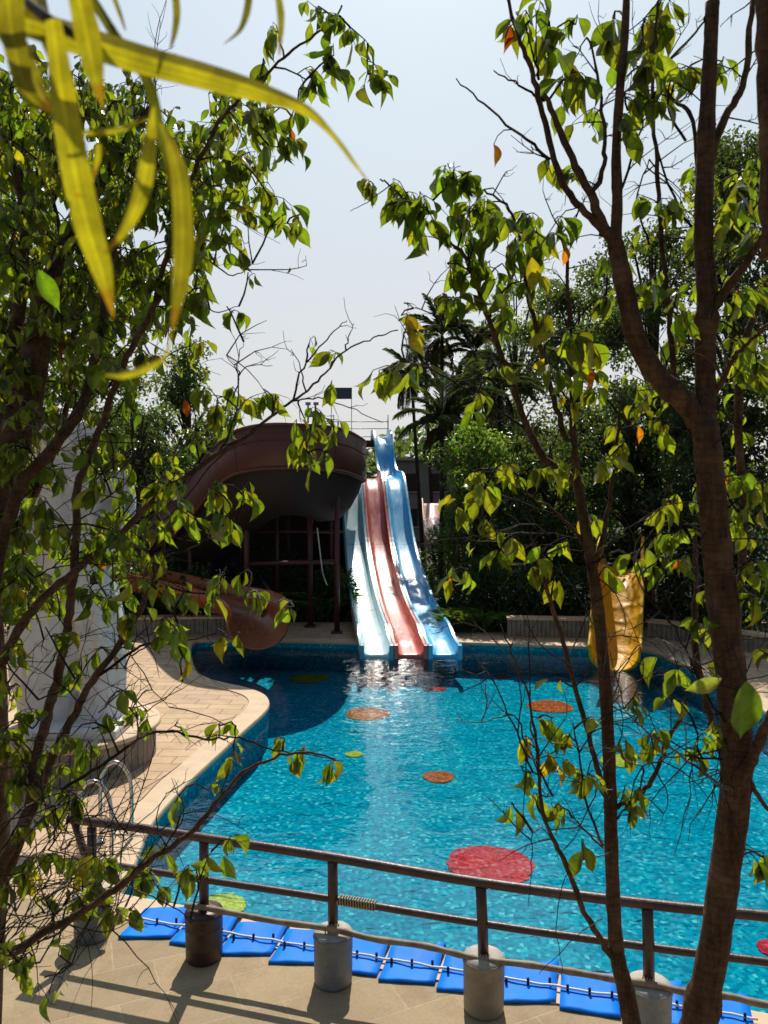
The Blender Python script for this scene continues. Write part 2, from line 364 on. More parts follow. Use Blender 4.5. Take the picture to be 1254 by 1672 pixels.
for i, (px, py, wp, col, lb) in enumerate([
    (505, 1108, 66, (.30, .34, .02), 'dark green disc on the shaded pool floor near the slide exit'),
    (600, 1166, 72, (.55, .16, .03), 'orange disc under the white slide reflection'),
    (712, 1125, 34, (.55, .04, .04), 'small dark red disc right of the slide reflection'),
    (820, 1105, 26, (.55, .06, .05), 'tiny red disc near the far pool edge'),
    (898, 1154, 74, (.62, .13, .03), 'wide orange disc seen behind the leafy twigs on the right'),
    (578, 1232, 28, (.55, .55, .03), 'small yellow green disc in mid pool'),
    (716, 1269, 52, (.55, .14, .04), 'brown orange disc in mid pool'),
    (800, 1414, 142, (.75, .05, .06), 'largest red disc just beyond the railing'),
    (362, 1480, 78, (.62, .68, .08), 'big pale yellow green disc behind the blue mats'),
    (1262, 1550, 50, (.7, .03, .06), 'red disc at the right edge of the pool beyond the trunk'),
    (1010, 1243, 60, (.6, .62, .05), 'yellow disc seen behind the thin tree trunk')]):
    disc(px, py, wp, col, lb, i)

# ------------------------------------------------------------------ triple water slide
def gelcoat(name, base, fade, fadeamt=.6, rough=.30, waves=0):
    t = NT(name); v = t.coord((1, 1, 1), obj=False); n = t.noise(v, .55, 5, .6); n2 = t.noise(t.coord((3, .5, 1), obj=False), 2.2, 7, .7)
    c = t.mix(t.ramp(n.outputs[0], [(.35, (0, 0, 0)), (.75, (fadeamt,)*3)]), base, fade)
    c = t.mix(t.ramp(n2.outputs[0], [(.5, (0, 0, 0)), (.75, (.5,)*3)]), c, tuple(np.array(fade)*.9))
    # joint lines every 2.4 m along the run
    sx = t.new('ShaderNodeSeparateXYZ'); t.link(v, sx.inputs[0]); md = t.new('ShaderNodeMath', operation='PINGPONG'); t.link(sx.outputs[1], md.inputs[0]); md.inputs[1].default_value = 1.1
    lt = t.new('ShaderNodeMath', operation='LESS_THAN'); t.link(md.outputs[0], lt.inputs[0]); lt.inputs[1].default_value = .018
    c = t.mix(lt.outputs[0], c, tuple(np.array(base)*.45))
    t.link(c, t.b.inputs['Base Color']); t.link(t.ramp(n2.outputs[0], [(.3, (rough-.1,)*3), (.7, (rough+.15,)*3)]), t.b.inputs['Roughness'])
    t.link(t.bump(n2.outputs[0], .25, .02), t.b.inputs['Normal']); t.b.inputs['Specular IOR Level'].default_value = .55 if not waves else .25
    if waves:
        wv = t.new('ShaderNodeTexWave', wave_type='BANDS', bands_direction='Z'); wv.inputs['Scale'].default_value = 1.1; wv.inputs['Distortion'].default_value = 6; wv.inputs['Detail'].default_value = 3; wv.inputs['Detail Scale'].default_value = 1.6; t.link(t.coord((1, 1, 1), obj=False), wv.inputs['Vector'])
        t.link(t.bump(wv.outputs[0], 1, .05*waves), t.b.inputs['Normal'])
    return t.m
M_l1 = gelcoat('pale_blue_gelcoat', (.46, .74, .85), (.86, .92, .90), .9)
M_l2 = gelcoat('faded_red_gelcoat', (.50, .075, .06), (.66, .24, .19), .6)
M_l3 = gelcoat('bright_blue_gelcoat', (.035, .42, .76), (.25, .64, .84), .8)
M_l1w = gelcoat('teal_wall_gelcoat', (.03, .30, .42), (.25, .50, .58), .7)
M_steel = painted('maroon_painted_steel', (.07, .018, .018), .5, .3, 4, (.05, .025, .02), .6)
PROF = prof = smooth_path([(18.3, 0, -.12), (18.9, 0, -.03), (19.35, 0, .06), (19.9, 0, .12), (20.7, 0, .19), (22, 0, .38), (23.2, 0, .66), (24.3, 0, 1.0), (25.4, 0, 1.42), (26.4, 0, 1.98), (27.4, 0, 2.78), (28.2, 0, 3.50), (28.9, 0, 4.02), (29.6, 0, 4.25), (30.6, 0, 4.30), (31.4, 0, 4.40), (32.1, 0, 4.80), (32.8, 0, 5.55), (33.4, 0, 6.0), (34.1, 0, 6.2), (35.2, 0, 6.22)], 4)
sx_at = lambda Y: .61-(Y-18.6)*.099
sl = empty('water_slide', (.6, 18.3, 0), 'long three lane water slide, pale blue, red and bright blue, ending in the pool', 'water slide')
def lane(off, mat, wmat, wid=.80, top=99):
    prof = np.array([p for p in PROF if p[0] < top])
    h = wid/2; cs = [(-h, -.12), (-h, .27), (-h+.02, .30), (-h+.055, .30), (-h+.07, .27), (-h+.095, .07), (-h+.14, .012), (-h*.35, 0), (h*.35, 0), (h-.14, .012), (h-.095, .07), (h-.07, .27), (h-.055, .30), (h-.02, .30), (h, .27), (h, -.12)]
    secs = []
    for i, p in enumerate(prof):
        d = prof[min(i+1, len(prof)-1)]-prof[max(i-1, 0)]; d /= np.linalg.norm(d)
        up = np.array([0, -d[2], d[0]]); wallk = min(1, max(.7, (p[0]-17.6)/2.2))
        secs.append([(sx_at(p[0])+off+a, p[0]+up[1]*b*(wallk if b > .1 else 1), p[2]+up[2]*b*(wallk if b > .1 else 1)) for a, b in cs])
    m = MB(); m.loft(secs, closed=True); o = m.build('slide_lane', mat, sl)
    # capping rims, prouder by 12 mm
    for sgn in (-1, 1):
        r = MB(); q = []
        for i, p in enumerate(prof):
            d = prof[min(i+1, len(prof)-1)]-prof[max(i-1, 0)]; d /= np.linalg.norm(d); up = np.array([0, -d[2], d[0]]); wallk = min(1, max(.7, (p[0]-17.6)/2.2))
            hh = .30*wallk; ring = []
            for a, b in ((-.034, -.04), (-.034, .010), (.034, .010), (.034, -.04)):
                ring.append((sx_at(p[0])+off+sgn*(h-.036)+a, p[0]+up[1]*(hh+b), p[2]+up[2]*(hh+b)))
            q.append(ring)
        r.loft(q, smooth=False); r.build('lane_rim', wmat, o)
    for sgn in (-1, 1):
        m = MB(); m.box((sx_at(18.3)+off+sgn*(h-.05), 18.26, .0), (.105, .26, .34)); m.build('end_block', wmat, o, .015)
    return o
tag(lane(-.815, M_l1, M_l1w, top=30.4), 'pale blue faded left lane'); tag(lane(0, M_l2, M_l2, top=30.4), 'red middle lane'); tag(lane(.815, M_l3, M_l3), 'bright blue right lane')
for Y in (22.5, 25.5, 28.5, 31, 34):
    z = np.interp(Y, prof[:, 0], prof[:, 2])-.25; x = sx_at(Y)
    for s_ in (-1, 1):
        m = MB(); m.tube([(x+s_*.9, Y, -.1), (x+s_*.9, Y, z)], .07, 10); m.build('support_post', M_steel, sl)
    m = MB(); m.box((x, Y, z), (2.3, .12, .12)); m.build('cross_beam', M_steel, sl)

# ------------------------------------------------------------------ brown spiral slide
M_brown = gelcoat('terracotta_gelcoat', (.085, .021, .014), (.125, .036, .022), .5, .45)
M_orange = gelcoat('orange_brown_gelcoat', (.30, .075, .022), (.40, .12, .035), .5, .3)
sp = empty('spiral_slide', P(480, 1040, 21), 'dark terracotta spiral water slide on maroon steel posts with an orange brown exit chute', 'water slide')
def flume(pts, cs_fn, name, mat, k=8):
    c = smooth_path(pts, k); secs = []
    for i in range(len(c)):
        d = c[min(i+1, len(c)-1)]-c[max(i-1, 0)]; d[2] = 0; d /= np.linalg.norm(d); r = np.array([d[1], -d[0], 0])
        secs.append([c[i]+r*a+np.array([0, 0, b]) for a, b in cs_fn(i/(len(c)-1))])
    m = MB(); m.loft(secs); return m.build(name, mat, sp), c
def ucs(rad, wallL, wallR, th=.04):
    def f(t):
        a = np.linspace(-math.pi, 0, 15); out = [(-rad, wallL)]+[(rad*math.cos(x), rad*.85*math.sin(x)) for x in a]+[(rad, wallR)]
        inn = [(rad-th, wallR)]+[((rad-th)*math.cos(x), (rad-th)*.85*math.sin(x)) for x in a[::-1]]+[(-rad+th, wallL)]
        return out+inn
    return f
# upper run: comes from behind right, sweeps across the front and drops to the left
up_pts = [P(543, 782, 26), P(543, 778, 23.5), P(531, 775, 21.5), P(498, 762, 20.4), P(448, 763, 20.4), P(408, 790, 21.2), P(372, 830, 22.4), P(325, 875, 24), P(270, 905, 25.6), P(205, 918, 25)]
up_pts = [p-np.array([0, 0, 0.0]) for p in up_pts]
M_hull = painted('shade_toned_underside', (.016, .007, .006), .7, .3, 3)  # shade below the flume is put into this near-black colour
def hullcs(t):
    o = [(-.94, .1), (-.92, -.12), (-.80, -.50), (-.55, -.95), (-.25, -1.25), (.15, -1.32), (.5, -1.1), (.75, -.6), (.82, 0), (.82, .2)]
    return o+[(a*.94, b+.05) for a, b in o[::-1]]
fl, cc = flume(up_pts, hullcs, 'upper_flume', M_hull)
def wall(t):
    return [(-.98, -.12), (-1.0, -.10), (-1.02, .30), (-1.03, 1.0), (-.99, 1.02), (-.97, .30), (-.95, -.08), (-.76, .0), (-.76, -.10)]
flw, _ = flume(up_pts, wall, 'outer_wall', M_brown)
# right hand side wall closing the far end of the sweep
flume(up_pts, lambda t: [(.80, .0), (.84, .0), (.84, .55), (.80, .55)], 'inner_wall', M_brown)
# rolled lip and mid rib following the outer wall
for (off, hz, rr) in ((-1.01, 1.0, .045), (-1.03, .62, .018), (-1.0, -.10, .05)):
    q = []
    for i in range(len(cc)):
        d = cc[min(i+1, len(cc)-1)]-cc[max(i-1, 0)]; d[2] = 0; d /= np.linalg.norm(d); r = np.array([d[1], -d[0], 0]); q.append(cc[i]+r*off+np.array([0, 0, hz]))
    m = MB(); m.tube(q, rr, 6); m.build('flume_rib', M_brown, flw)
low_pts = [P(205, 922, 24.6), P(140, 930, 23.2), P(190, 938, 21.9), P(270, 955, 20.9), P(345, 972, 20.2), P(398, 990, 19.3), P(420, 1008, 18.3), P(421, 1020, 17.5)]
def lowcs(t):
    k = max(0, (t-.6)/.4); rad = .46+.24*k; return ucs(rad, .30+.35*k-.35*max(0, k-.6), .20-.1*k)(0)
fl2, c2 = flume(low_pts, lowcs, 'exit_flume', M_orange, 10)
def post(px, D, zt, rad=.07, base=0): 
    p = P(px, 800, D); m = MB(); m.tube([(p[0], p[1], base), (p[0], p[1], zt)], rad, 12); m.box((p[0], p[1], .03), (.3, .3, .05)); m.build('steel_post', M_steel, sp)
for px, D, zt in ((402, 21.2, 4.2), (452, 22.6, 4.2), (506, 21.5, 4.2), (550, 20.6, 4.1), (392, 24, 3.8), (470, 26, 4.2), (430, 19.4, .9), (540, 25, 4.4), (310, 23, 3), (345, 25, 3.2)): post(px, D, zt, .075 if D < 22 else .06)
def beam(a, b, r_=.05): m = MB(); m.tube([a, b], r_, 8); m.build('steel_beam', M_steel, sp)
beam(P(402, 921, 21.2), P(550, 917, 20.6), .06); beam(P(402, 868, 22.6), P(550, 868, 23)); beam(P(465, 816, 21.2), P(502, 784, 21.2), .03); beam(P(395, 836, 21.4), P(436, 838, 22)); beam(P(428, 848, 21.4), P(448, 828, 21.6), .03)
beam(P(430, 950, 21), P(455, 985, 20.5), .04); beam(P(392, 780, 24), P(540, 780, 25), .08); beam(P(540, 868, 24), P(560, 868, 24), .04)
m = MB(); m.tube(smooth_path([P(518, 862, 20.4), P(523, 905, 20.4), P(527, 935, 20.4), P(534, 956, 20.4)]), .018, 6); m.build('dangling_hose', painted('pale_hose', (.5, .47, .42), .5), sp)
# bolted deck under the flume (timber landing of the tower) and an added dark panel standing in for the shade behind it
M_dark = painted('stained_timber_and_shade', (.035, .02, .016), .8, .3, 3)
m = MB(); m.box(tuple(P(478, 800, 25.5)*np.array([1, 1, 0])+np.array([0, 0, 4.0])), (4.2, 5.5, .12)); m.build('landing', M_dark, sp)
m = MB(); m.box(tuple(P(470, 800, 28.4)*np.array([1, 1, 0])+np.array([0, 0, 2.2])), (4.6, .12, 4.3)); m.build('shade_panel', M_dark, sp)

# tower with railing at the top of the big slide
M_pipe = painted('grey_pipe', (.35, .36, .36), .4, .15, 8, metal=.4)
tw = empty('slide_tower', (sx_at(37), 37, 0), 'tall steel slide tower with thin grey pipe railings at the top of the blue slide', 'tower')
cx = sx_at(37)-.2
m = MB(); m.box((cx, 37, 6.05), (3.4, 3.2, .15)); m.build('platform', M_dark, tw)
for dx in (-1.6, 1.6):
    for Y in (35.5, 38.5): m = MB(); m.tube([(cx+dx, Y, 0), (cx+dx, Y, 6.0)], .08, 8); m.build('tower_post', M_steel, tw)
for Y in (35.5, 38.5):
    for z in (6.5, 6.9, 7.25):
        if Y < 36: m = MB(); m.tube([(cx-1.65, Y, z), (cx-.9, Y, z)], .02, 6); m.build('rail', M_pipe, tw)
        else: m = MB(); m.tube([(cx-1.65, Y, z), (cx+1.65, Y, z)], .02, 6); m.build('rail', M_pipe, tw)
    for dx in (-1.6, -.9, 1.6): m = MB(); m.tube([(cx+dx, Y, 6.0), (cx+dx, Y, 7.3)], .022, 6); m.build('rail_post', M_pipe, tw)
for dx in (-1.6, 1.6):
    for z in (6.5, 6.9, 7.25): m = MB(); m.tube([(cx+dx, 35.5, z), (cx+dx, 38.5, z)], .02, 6); m.build('rail', M_pipe, tw)
bd = empty('sign_board', P(558, 700, 43.5), 'grey slatted board on two thin poles above the spiral slide', 'sign')
m = MB()
for i in range(6): a = P(557, 634.5+i*3.1, 43.5); m.box(a, (1.22, .05, .103))
m.build('board_panel', painted('grey_board', (.10, .12, .15), .6, .2, 6), bd)
for px in (541, 574): m = MB(); a = P(px, 650, 43.6); m.tube([(a[0], a[1], 0), (a[0], a[1], P(px, 634, 43.6)[2])], .022, 6); m.build('pole', M_pipe, bd)
fl_ = empty('floodlight', P(511, 690, 24.5), 'small floodlight fixture on two short poles above the spiral slide rim', 'floodlight')
for px in (503, 515): m = MB(); m.tube([P(px, 705, 24.5), P(px, 660, 24.5)], .03, 6); m.build('pole', M_steel, fl_)
m = MB(); m.box(P(510, 676, 24.5), (.26, .12, .2)); m.build('lamp_housing', M_pipe, fl_, .01)
for px in (503, 516): m = MB(); m.box(P(px, 659, 24.5), (.16, .1, .1)); m.build('lamp_head', M_pipe, fl_, .01)

# ------------------------------------------------------------------ yellow slide on the right
M_yel = gelcoat('yellow_gelcoat', (.64, .32, .004), (.76, .43, .010), .6, .5, .35)
ys = empty('yellow_slide', P(1010, 1095, 17.2), 'yellow scooped water slide chute ending over the pool on the right', 'water slide')
ypts = smooth_path([P(1003, 1070, 16.9), P(1006, 1048, 17.6), P(1009, 1010, 18.2), P(1011, 970, 18.8), P(1012, 935, 19.5), P(1014, 915, 20.3), P(1016, 908, 21.2)], 7)
q = []
for i, p in enumerate(ypts):
    d = ypts[min(i+1, len(ypts)-1)]-ypts[max(i-1, 0)]; d /= np.linalg.norm(d); r = np.array([d[1], -d[0], 0]); r /= np.linalg.norm(r); up = np.cross(r, d)
    if up[2] < 0: up = -up
    t = i/len(ypts); wl_ = .12+.42*min(1, t*4); rad = .55
    a = np.linspace(-math.pi, 0, 17); out = [(-rad, wl_)]+[(rad*math.cos(x), .42*math.sin(x)) for x in a]+[(rad, wl_)]
    inn = [(rad-.05, wl_)]+[((rad-.05)*math.cos(x), .42*math.sin(x)+.04) for x in a[::-1]]+[(-rad+.05, wl_)]
    q.append([p+r*x+up*y for x, y in out+inn])
m = MB(); m.loft(q); m.build('chute', M_yel, ys)
# rolled rims
for k in (0, 18):
    m = MB(); m.tube([np.array(s_[k]) for s_ in q], .035, 8); m.build('rim', M_yel, ys)
for i, px in enumerate((985, 1040)):
    for D in (18.6, 20.4): 
        a = P(px, 900, D); z = np.interp(D, ypts[:, 1], ypts[:, 2]); m = MB(); m.tube([(a[0], a[1], 0), (a[0], a[1], z-.3)], .06, 8); m.build('support_post', M_steel, ys)
# ------------------------------------------------------------------ planter walls
def slatstone(name):
    t = NT(name); v = t.coord((1, 1, 1), obj=False); w_ = t.new('ShaderNodeTexWhiteNoise', noise_dimensions='1D')
    n = t.noise(v, 5, 6); c = t.ramp(n.outputs[0], [(.3, (.15, .13, .11)), (.7, (.30, .27, .23))]); t.link(c, t.b.inputs['Base Color']); t.b.inputs['Roughness'].default_value = .8
    t.link(t.bump(n.outputs[0], .5, .02), t.b.inputs['Normal']); return t.m
M_slat = slatstone('grey_stone_cladding')
def planter(pts, h, th, label):
    pts = np.array([p[:2] for p in pts]); o = empty('planter_wall', (*pts[len(pts)//2], 0), label, 'planter wall', 'low stone clad planter walls round the pool')
    sl_ = MB(); cap = MB()
    for a, b in zip(pts[:-1], pts[1:]):
        L = np.linalg.norm(b-a); d = (b-a)/L; rz = math.atan2(d[1], d[0]); k = max(1, int(L/.11)); stp = L/k
        for i in range(k):
            c = a+d*(i+.5)*stp; sl_.box((c[0], c[1], (h-.002)/2), (stp-.012, th+rng.uniform(-.02, .02), h), rz)
        c = (a+b)/2; cap.box((c[0], c[1], h+.032), (L+.04, th+.12, .06), rz)
    sl_.build('stone_cladding', M_slat, o); cap.build('cap_stone', M_coping, o)
planter([G(120, 1040), G(215, 1036), G(375, 1034)], .42, .28, 'stone clad planter wall behind the orange chute on the left')
planter([G(828, 1038), G(960, 1040)], .45, .28, 'stone clad planter wall behind the pool, left of the yellow slide')
planter([G(1060, 1040), G(1130, 1048), G(1300, 1075)], .40, .28, 'stone clad planter wall right of the yellow slide')
# ------------------------------------------------------------------ statue on round plinth
PC = G(112, 1238)[:2]; PR = 1.22
pl = empty('round_plinth', (*PC, 0), 'round plinth faced with grey stone slats and a pale cap under the white statue', 'plinth')
m = MB(); k = 62
for i in range(k):
    a = i*2*math.pi/k; m.box((PC[0]+(PR-.05)*math.cos(a), PC[1]+(PR-.05)*math.sin(a), .22), (.07, 2*math.pi*PR/k-.014, .44+rng.uniform(-.003, .003)), a)
m.build('stone_cladding', M_slat, pl)
m = MB(); m.lathe([(PR-.08, .0), (PR-.08, .43), (PR+.04, .445), (PR+.06, .46), (PR+.06, .5), (PR+.04, .515), (.001, .52)], (*PC, 0), 64); m.build('cap_stone', M_coping, pl)
st = empty('statue', (*PC, .52), 'tall white statue of a robed figure with layered turban on the round plinth', 'statue')
M_white = painted('weathered_white_paint', (.66, .645, .63), .6, .12, 4, (.26, .24, .22), .7, bump=.6, bscale=9)
k_ = PC[1]/FPX
def esec(px, z, rx, ry, dy=0, n=20):
    a = np.arange(n)*2*math.pi/n; x = (px-627)*k_; fold = 1+.055*np.sin(a*7+z*2)+.05*np.sin(a*13-z*3)*(.5+.5*math.sin(z*4))
    return np.stack([x+rx*k_*np.cos(a)*fold, PC[1]+dy+ry*k_*np.sin(a)*fold, np.full(n, z)], 1)
def zz(py): return P(100, py, PC[1])[2]
m = MB()
m.loft([esec(px, zz(y), a, b, dy) for px, y, a, b, dy in ((78, 1206, 44, 40, 0), (76, 1160, 48, 42, 0), (72, 1100, 56, 46, 0), (74, 1040, 58, 48, 0), (80, 980, 50, 44, 0), (90, 930, 40, 44, 0))])
m.loft([esec(px, zz(y), a, b, dy) for px, y, a, b, dy in ((165, 1206, 38, 36, -.1), (166, 1150, 36, 38, -.05), (166, 1080, 38, 42, 0), (158, 1010, 40, 44, 0), (145, 930, 40, 44, 0))])
m.loft([esec(px, zz(y), a, b, dy) for px, y, a, b, dy in ((115, 1000, 62, 50, 0), (115, 940, 74, 52, 0), (114, 880, 66, 50, 0), (114, 830, 66, 48, 0), (116, 790, 78, 46, 0), (118, 768, 84, 40, 0), (108, 752, 55, 34, 0), (96, 745, 30, 28, 0))])
m.loft([esec(px, zz(y), a, b, dy) for px, y, a, b, dy in ((94, 770, 26, 26, 0), (92, 745, 38, 36, -.03), (92, 725, 42, 40, -.03), (92, 705, 40, 38, 0), (92, 690, 30, 30, 0))])
arm = lambda pts, r: m.tube(smooth_path([P(px, py, PC[1]+dy) for px, py, dy in pts], 5), np.linspace(r[0], r[1], (len(pts)-1)*5+1), 14)
arm([(190, 775, 0), (203, 815, -.1), (198, 860, -.3), (178, 858, -.5), (160, 846, -.6)], (.19, .09))
arm([(40, 778, 0), (32, 830, -.05), (42, 885, -.25), (80, 880, -.5)], (.19, .1))
arm([(160, 846, -.6), (150, 840, -.62), (143, 848, -.62)], (.06, .03)); arm([(160, 850, -.6), (150, 852, -.64), (142, 862, -.62)], (.05, .03)); arm([(162, 856, -.6), (156, 864, -.62), (147, 872, -.6)], (.05, .03))
arm([(150, 1200, -.2), (158, 1206, -.5), (170, 1212, -.75)], (.2, .14)); arm([(80, 1202, -.2), (84, 1206, -.5), (92, 1212, -.7)], (.2, .14))
b = m.build('body', M_white, st); rm = b.modifiers.new('remesh', 'REMESH'); rm.mode = 'VOXEL'; rm.voxel_size = .026; rm.use_smooth_shade = True
sm_ = b.modifiers.new('smooth', 'SMOOTH'); sm_.iterations = 4
m = MB()
for j, (y, rx) in enumerate(((716, 52), (702, 56), (690, 47), (680, 34))):
    a = np.linspace(0, 2*math.pi, 25); m.tube([(( (94 if j < 2 else 88)-627)*k_+rx*k_*math.cos(x), PC[1]+rx*.85*k_*math.sin(x), zz(y)+.04*math.sin(x*1+j)) for x in a], .11-.008*j, 10)
m.build('turban', M_white, st)
m = MB(); m.box((PC[0]+.28, PC[1]-.35, .58), (1.35, .9, .13)); m.build('foot_slab', M_white, st, .03)

# ------------------------------------------------------------------ railing with bucket feet
M_rail = painted('dark_brown_painted_pipe', (.055, .022, .016), .42, .35, 9, (.26, .18, .13), .28, bump=.35, bscale=55, stretch=(1, 1, 1), spec=.6)
f0 = np.array([-1.47, 6.22])
def onf(px, py, off=0.0):
    r = ray(px, py); n_ = np.array([.283, 1.0]); t = (np.dot(n_, f0+np.array([0, off])))/(np.dot(n_, r[:2])); return np.array([0, 0, CAMH])+r*t
fn = empty('pool_railing', (f0[0], f0[1], 0), 'dark brown pipe railing along the near pool edge with posts set in concrete filled buckets', 'railing')
def rail(pts, rad, mat, name, off=0, rough=0, n=12):
    p = smooth_path([onf(x, y, off) for x, y in pts], 6); m = MB(); m.tube(p, rad, n, rough=rough); return m.build(name, mat, fn)
rail([(112, 1337), (220, 1351), (333, 1368), (543, 1400), (785, 1441), (1057, 1476), (1254, 1496), (1400, 1512)], .037, M_rail, 'top_rail')
rail([(118, 1402), (333, 1436), (543, 1468), (787, 1508), (1057, 1546), (1254, 1571), (1400, 1590)], .028, M_rail, 'middle_rail')
t_ = NT('bamboo'); v = t_.coord((1, 1, 1), obj=False); nn = t_.noise(v, 12, 5); t_.link(t_.ramp(nn.outputs[0], [(.3, (.13, .09, .06)), (.7, (.33, .26, .18))]), t_.b.inputs['Base Color']); t_.b.inputs['Roughness'].default_value = .6
M_bam = t_.m
bpx = [(303, 1478), (333, 1482), (400, 1495), (455, 1505), (543, 1517), (610, 1533), (690, 1544), (740, 1556), (790, 1567), (862, 1575), (930, 1586), (1000, 1598), (1057, 1606), (1130, 1622), (1190, 1627), (1254, 1641), (1400, 1660)]
p = smooth_path([onf(x, y, -.06) for x, y in bpx], 6); rad = .023+.004*np.abs(np.sin(np.arange(len(p))*.55))**8; m = MB(); m.tube(p, rad, 10); m.build('bamboo_rail', M_bam, fn)
M_rope = painted('tan_rope', (.42, .33, .17), .9, .25, 30)
def wrap(px0, py0, px1, py1, r_, n_, off=0):
    a, b = onf(px0, py0, off), onf(px1, py1, off); d = (b-a); L = np.linalg.norm(d); d /= L; u = np.cross(d, [0, 0, 1.]); u /= np.linalg.norm(u); v_ = np.cross(d, u)
    ang = np.linspace(0, n_*2*math.pi, n_*10); m = MB(); m.tube([a+d*L*t/ang[-1]+(u*math.cos(t)+v_*math.sin(t))*r_ for t in ang], .006, 5); m.build('rope_wrap', M_rope, fn)
wrap(553, 1469, 614, 1479, .037, 14)
for px, py in ((543, 1517), (790, 1567), (1057, 1606)): wrap(px-9, py-2, px+9, py+2, .045, 4, -.03)
posts = [((150, 1345), (150, 1490), (150, 1535), (.16, .19, .22), 1.0), ((333, 1368), (333, 1490), (333, 1578), (.045, .022, .017), 1.0), ((543, 1400), (544, 1530), (547, 1618), (.24, .27, .30), 1.0), ((785, 1441), (790, 1570), (790, 1658), (.40, .34, .26), 1.0), ((1057, 1476), (1060, 1618), (1066, 1712), (.38, .41, .44), 1.0)]
bl = ['grey blue bucket filled with concrete', 'dark brown bucket', 'dented grey bucket with pale concrete top', 'bare tan concrete bucket with a crumbling rim', 'pale grey bucket']
M_conc = painted('pale_concrete', (.42, .39, .34), .85, .15, 12, (.25, .2, .15), .5, bump=.5, bscale=30)
for i, (tp, bt, bs, col, s_) in enumerate(posts):
    T = onf(*tp); B = onf(*bt); base = onf(*bs); base[2] = 0
    base[:2] = B[:2]
    h = max(.30, min(.42, B[2])); h = .39
    m = MB(); m.tube([(B[0], B[1], h-.1), (B[0]*.5+T[0]*.5, B[1], (h+T[2])/2), (T[0], T[1], T[2]-.03)], .040, 12); m.build('post', M_rail, fn)
    col = tuple(np.array(col)*.72); bm_ = painted('bucket_paint_%d' % i, col, .5, .2, 8, tuple(np.array(col)*.35+np.array((.06, .035, .015))), .75, bump=.4, bscale=25)
    m = MB(); jit = 1
    m.lathe([(.140, 0), (.146, .012), (.148, .03), (.149, .12), (.151, .125), (.150, .13), (.150, .26), (.153, .266), (.151, .272), (.153, h-.035), (.158, h-.03), (.158, h-.012), (.152, h)], (B[0], B[1], .008), 40, cap=True)
    bk = m.build('bucket', bm_, fn); tag(bk, bl[i])
    m = MB(); m.lathe([(.148, h-.02), (.147, h+.006), (.08, h+.012+.01*(i == 3)), (.03, h+.02)], (B[0], B[1], .008), 28); m.build('concrete_fill', M_rail if i == 1 else M_conc, bk)
# slanting brace at the left end
m = MB(); m.tube([onf(122, 1342), onf(140, 1400), onf(180, 1495)], .035, 8); m.build('brace', M_rail, fn)

# ------------------------------------------------------------------ blue foam mats over the near edge, joined by a white rope
M_mat = painted('bright_blue_foam', (.002, .21, .88), .6, .14, 5, (.06, .25, .60), .55, bump=.12, bscale=50, spec=.15)
M_matd = painted('dark_foam_core', (.012, .016, .03), .8, .2, 20)
M_wrope = painted('white_rope', (.75, .73, .68), .7, .1, 40)
r0 = G(222, 1508)[:2]; r1 = G(1245, 1676)[:2]; rd = (r1-r0)/np.linalg.norm(r1-r0); rn = np.array([-rd[1], rd[0]])
NM = 11; spc = np.linalg.norm(r1-r0)/(NM-.1)*.985
ord_ = ['leftmost', 'second from left', 'third from left', 'fourth from left', 'fifth from left', 'middle', 'fifth from right', 'fourth from right', 'third from right', 'second from right', 'rightmost']
for i in range(NM):
    c = r0+rd*(i+.46)*spc; o = empty('foam_mat', (c[0], c[1], .03), '%s of the blue foam mats draped over the near pool edge' % ord_[i], 'foam mat', 'blue foam mats along the near pool edge')
    hw = spc*.47; ph = rng.uniform(0, 6); lift = rng.uniform(.015, .07); sk = rng.uniform(-.035, .035)+.03; over = rng.uniform(.29, .37)
    secs = []; us = np.linspace(-.20, over, 16)
    for u_ in us:
        z = .03+max(0, (u_-.02))*.15*(1 if u_ < .2 else 1)-max(0, u_-.20)**2*7.5
        ring = []
        for s__ in np.linspace(-1, 1, 7):
            q2 = c+rd*(hw*s__)+rn*(u_+sk*s__); ring.append((q2[0], q2[1], z+lift*max(0, s__)**2*max(0, u_+.05)*3.6+.004*math.sin(ph+5*s__+9*u_)))
        secs.append(ring)
    top = np.array(secs); bot = top.copy(); bot[:, :, 2] -= .022
    m = MB(); m.loft([np.vstack([top[j], bot[j][::-1]]) for j in range(len(us))]); m.build('mat_sheet', M_mat, o, .0)
    m = MB(); b2 = bot.copy(); b2[:, :, 2] -= .004; b3 = b2.copy(); b3[:, :, 2] -= .010
    m.loft([np.vstack([b2[j], b3[j][::-1]]) for j in range(len(us))]); m.build('mat_underside', M_matd, o)
    for s__ in (-.75, .0, .75):
        q2 = c+rd*hw*s__+rn*(sk*s__); m = MB(); m.tube([(q2[0], q2[1], .03), (q2[0], q2[1], .078)], .011, 8); m.build('rope_clip', M_matd, o)
m = MB(); rp = []
for i in range(90):
    t = i/89*spc*NM; c = r0+rd*t; rp.append((c[0]+rn[0]*.004*math.sin(i*1.7), c[1]+.004*math.sin(i*1.7), .050+.004*math.sin(i*.9)))
m.tube(rp, .009, 6); tag(m.build('float_rope', M_wrope), 'white rope threaded along the row of blue mats', 'rope')

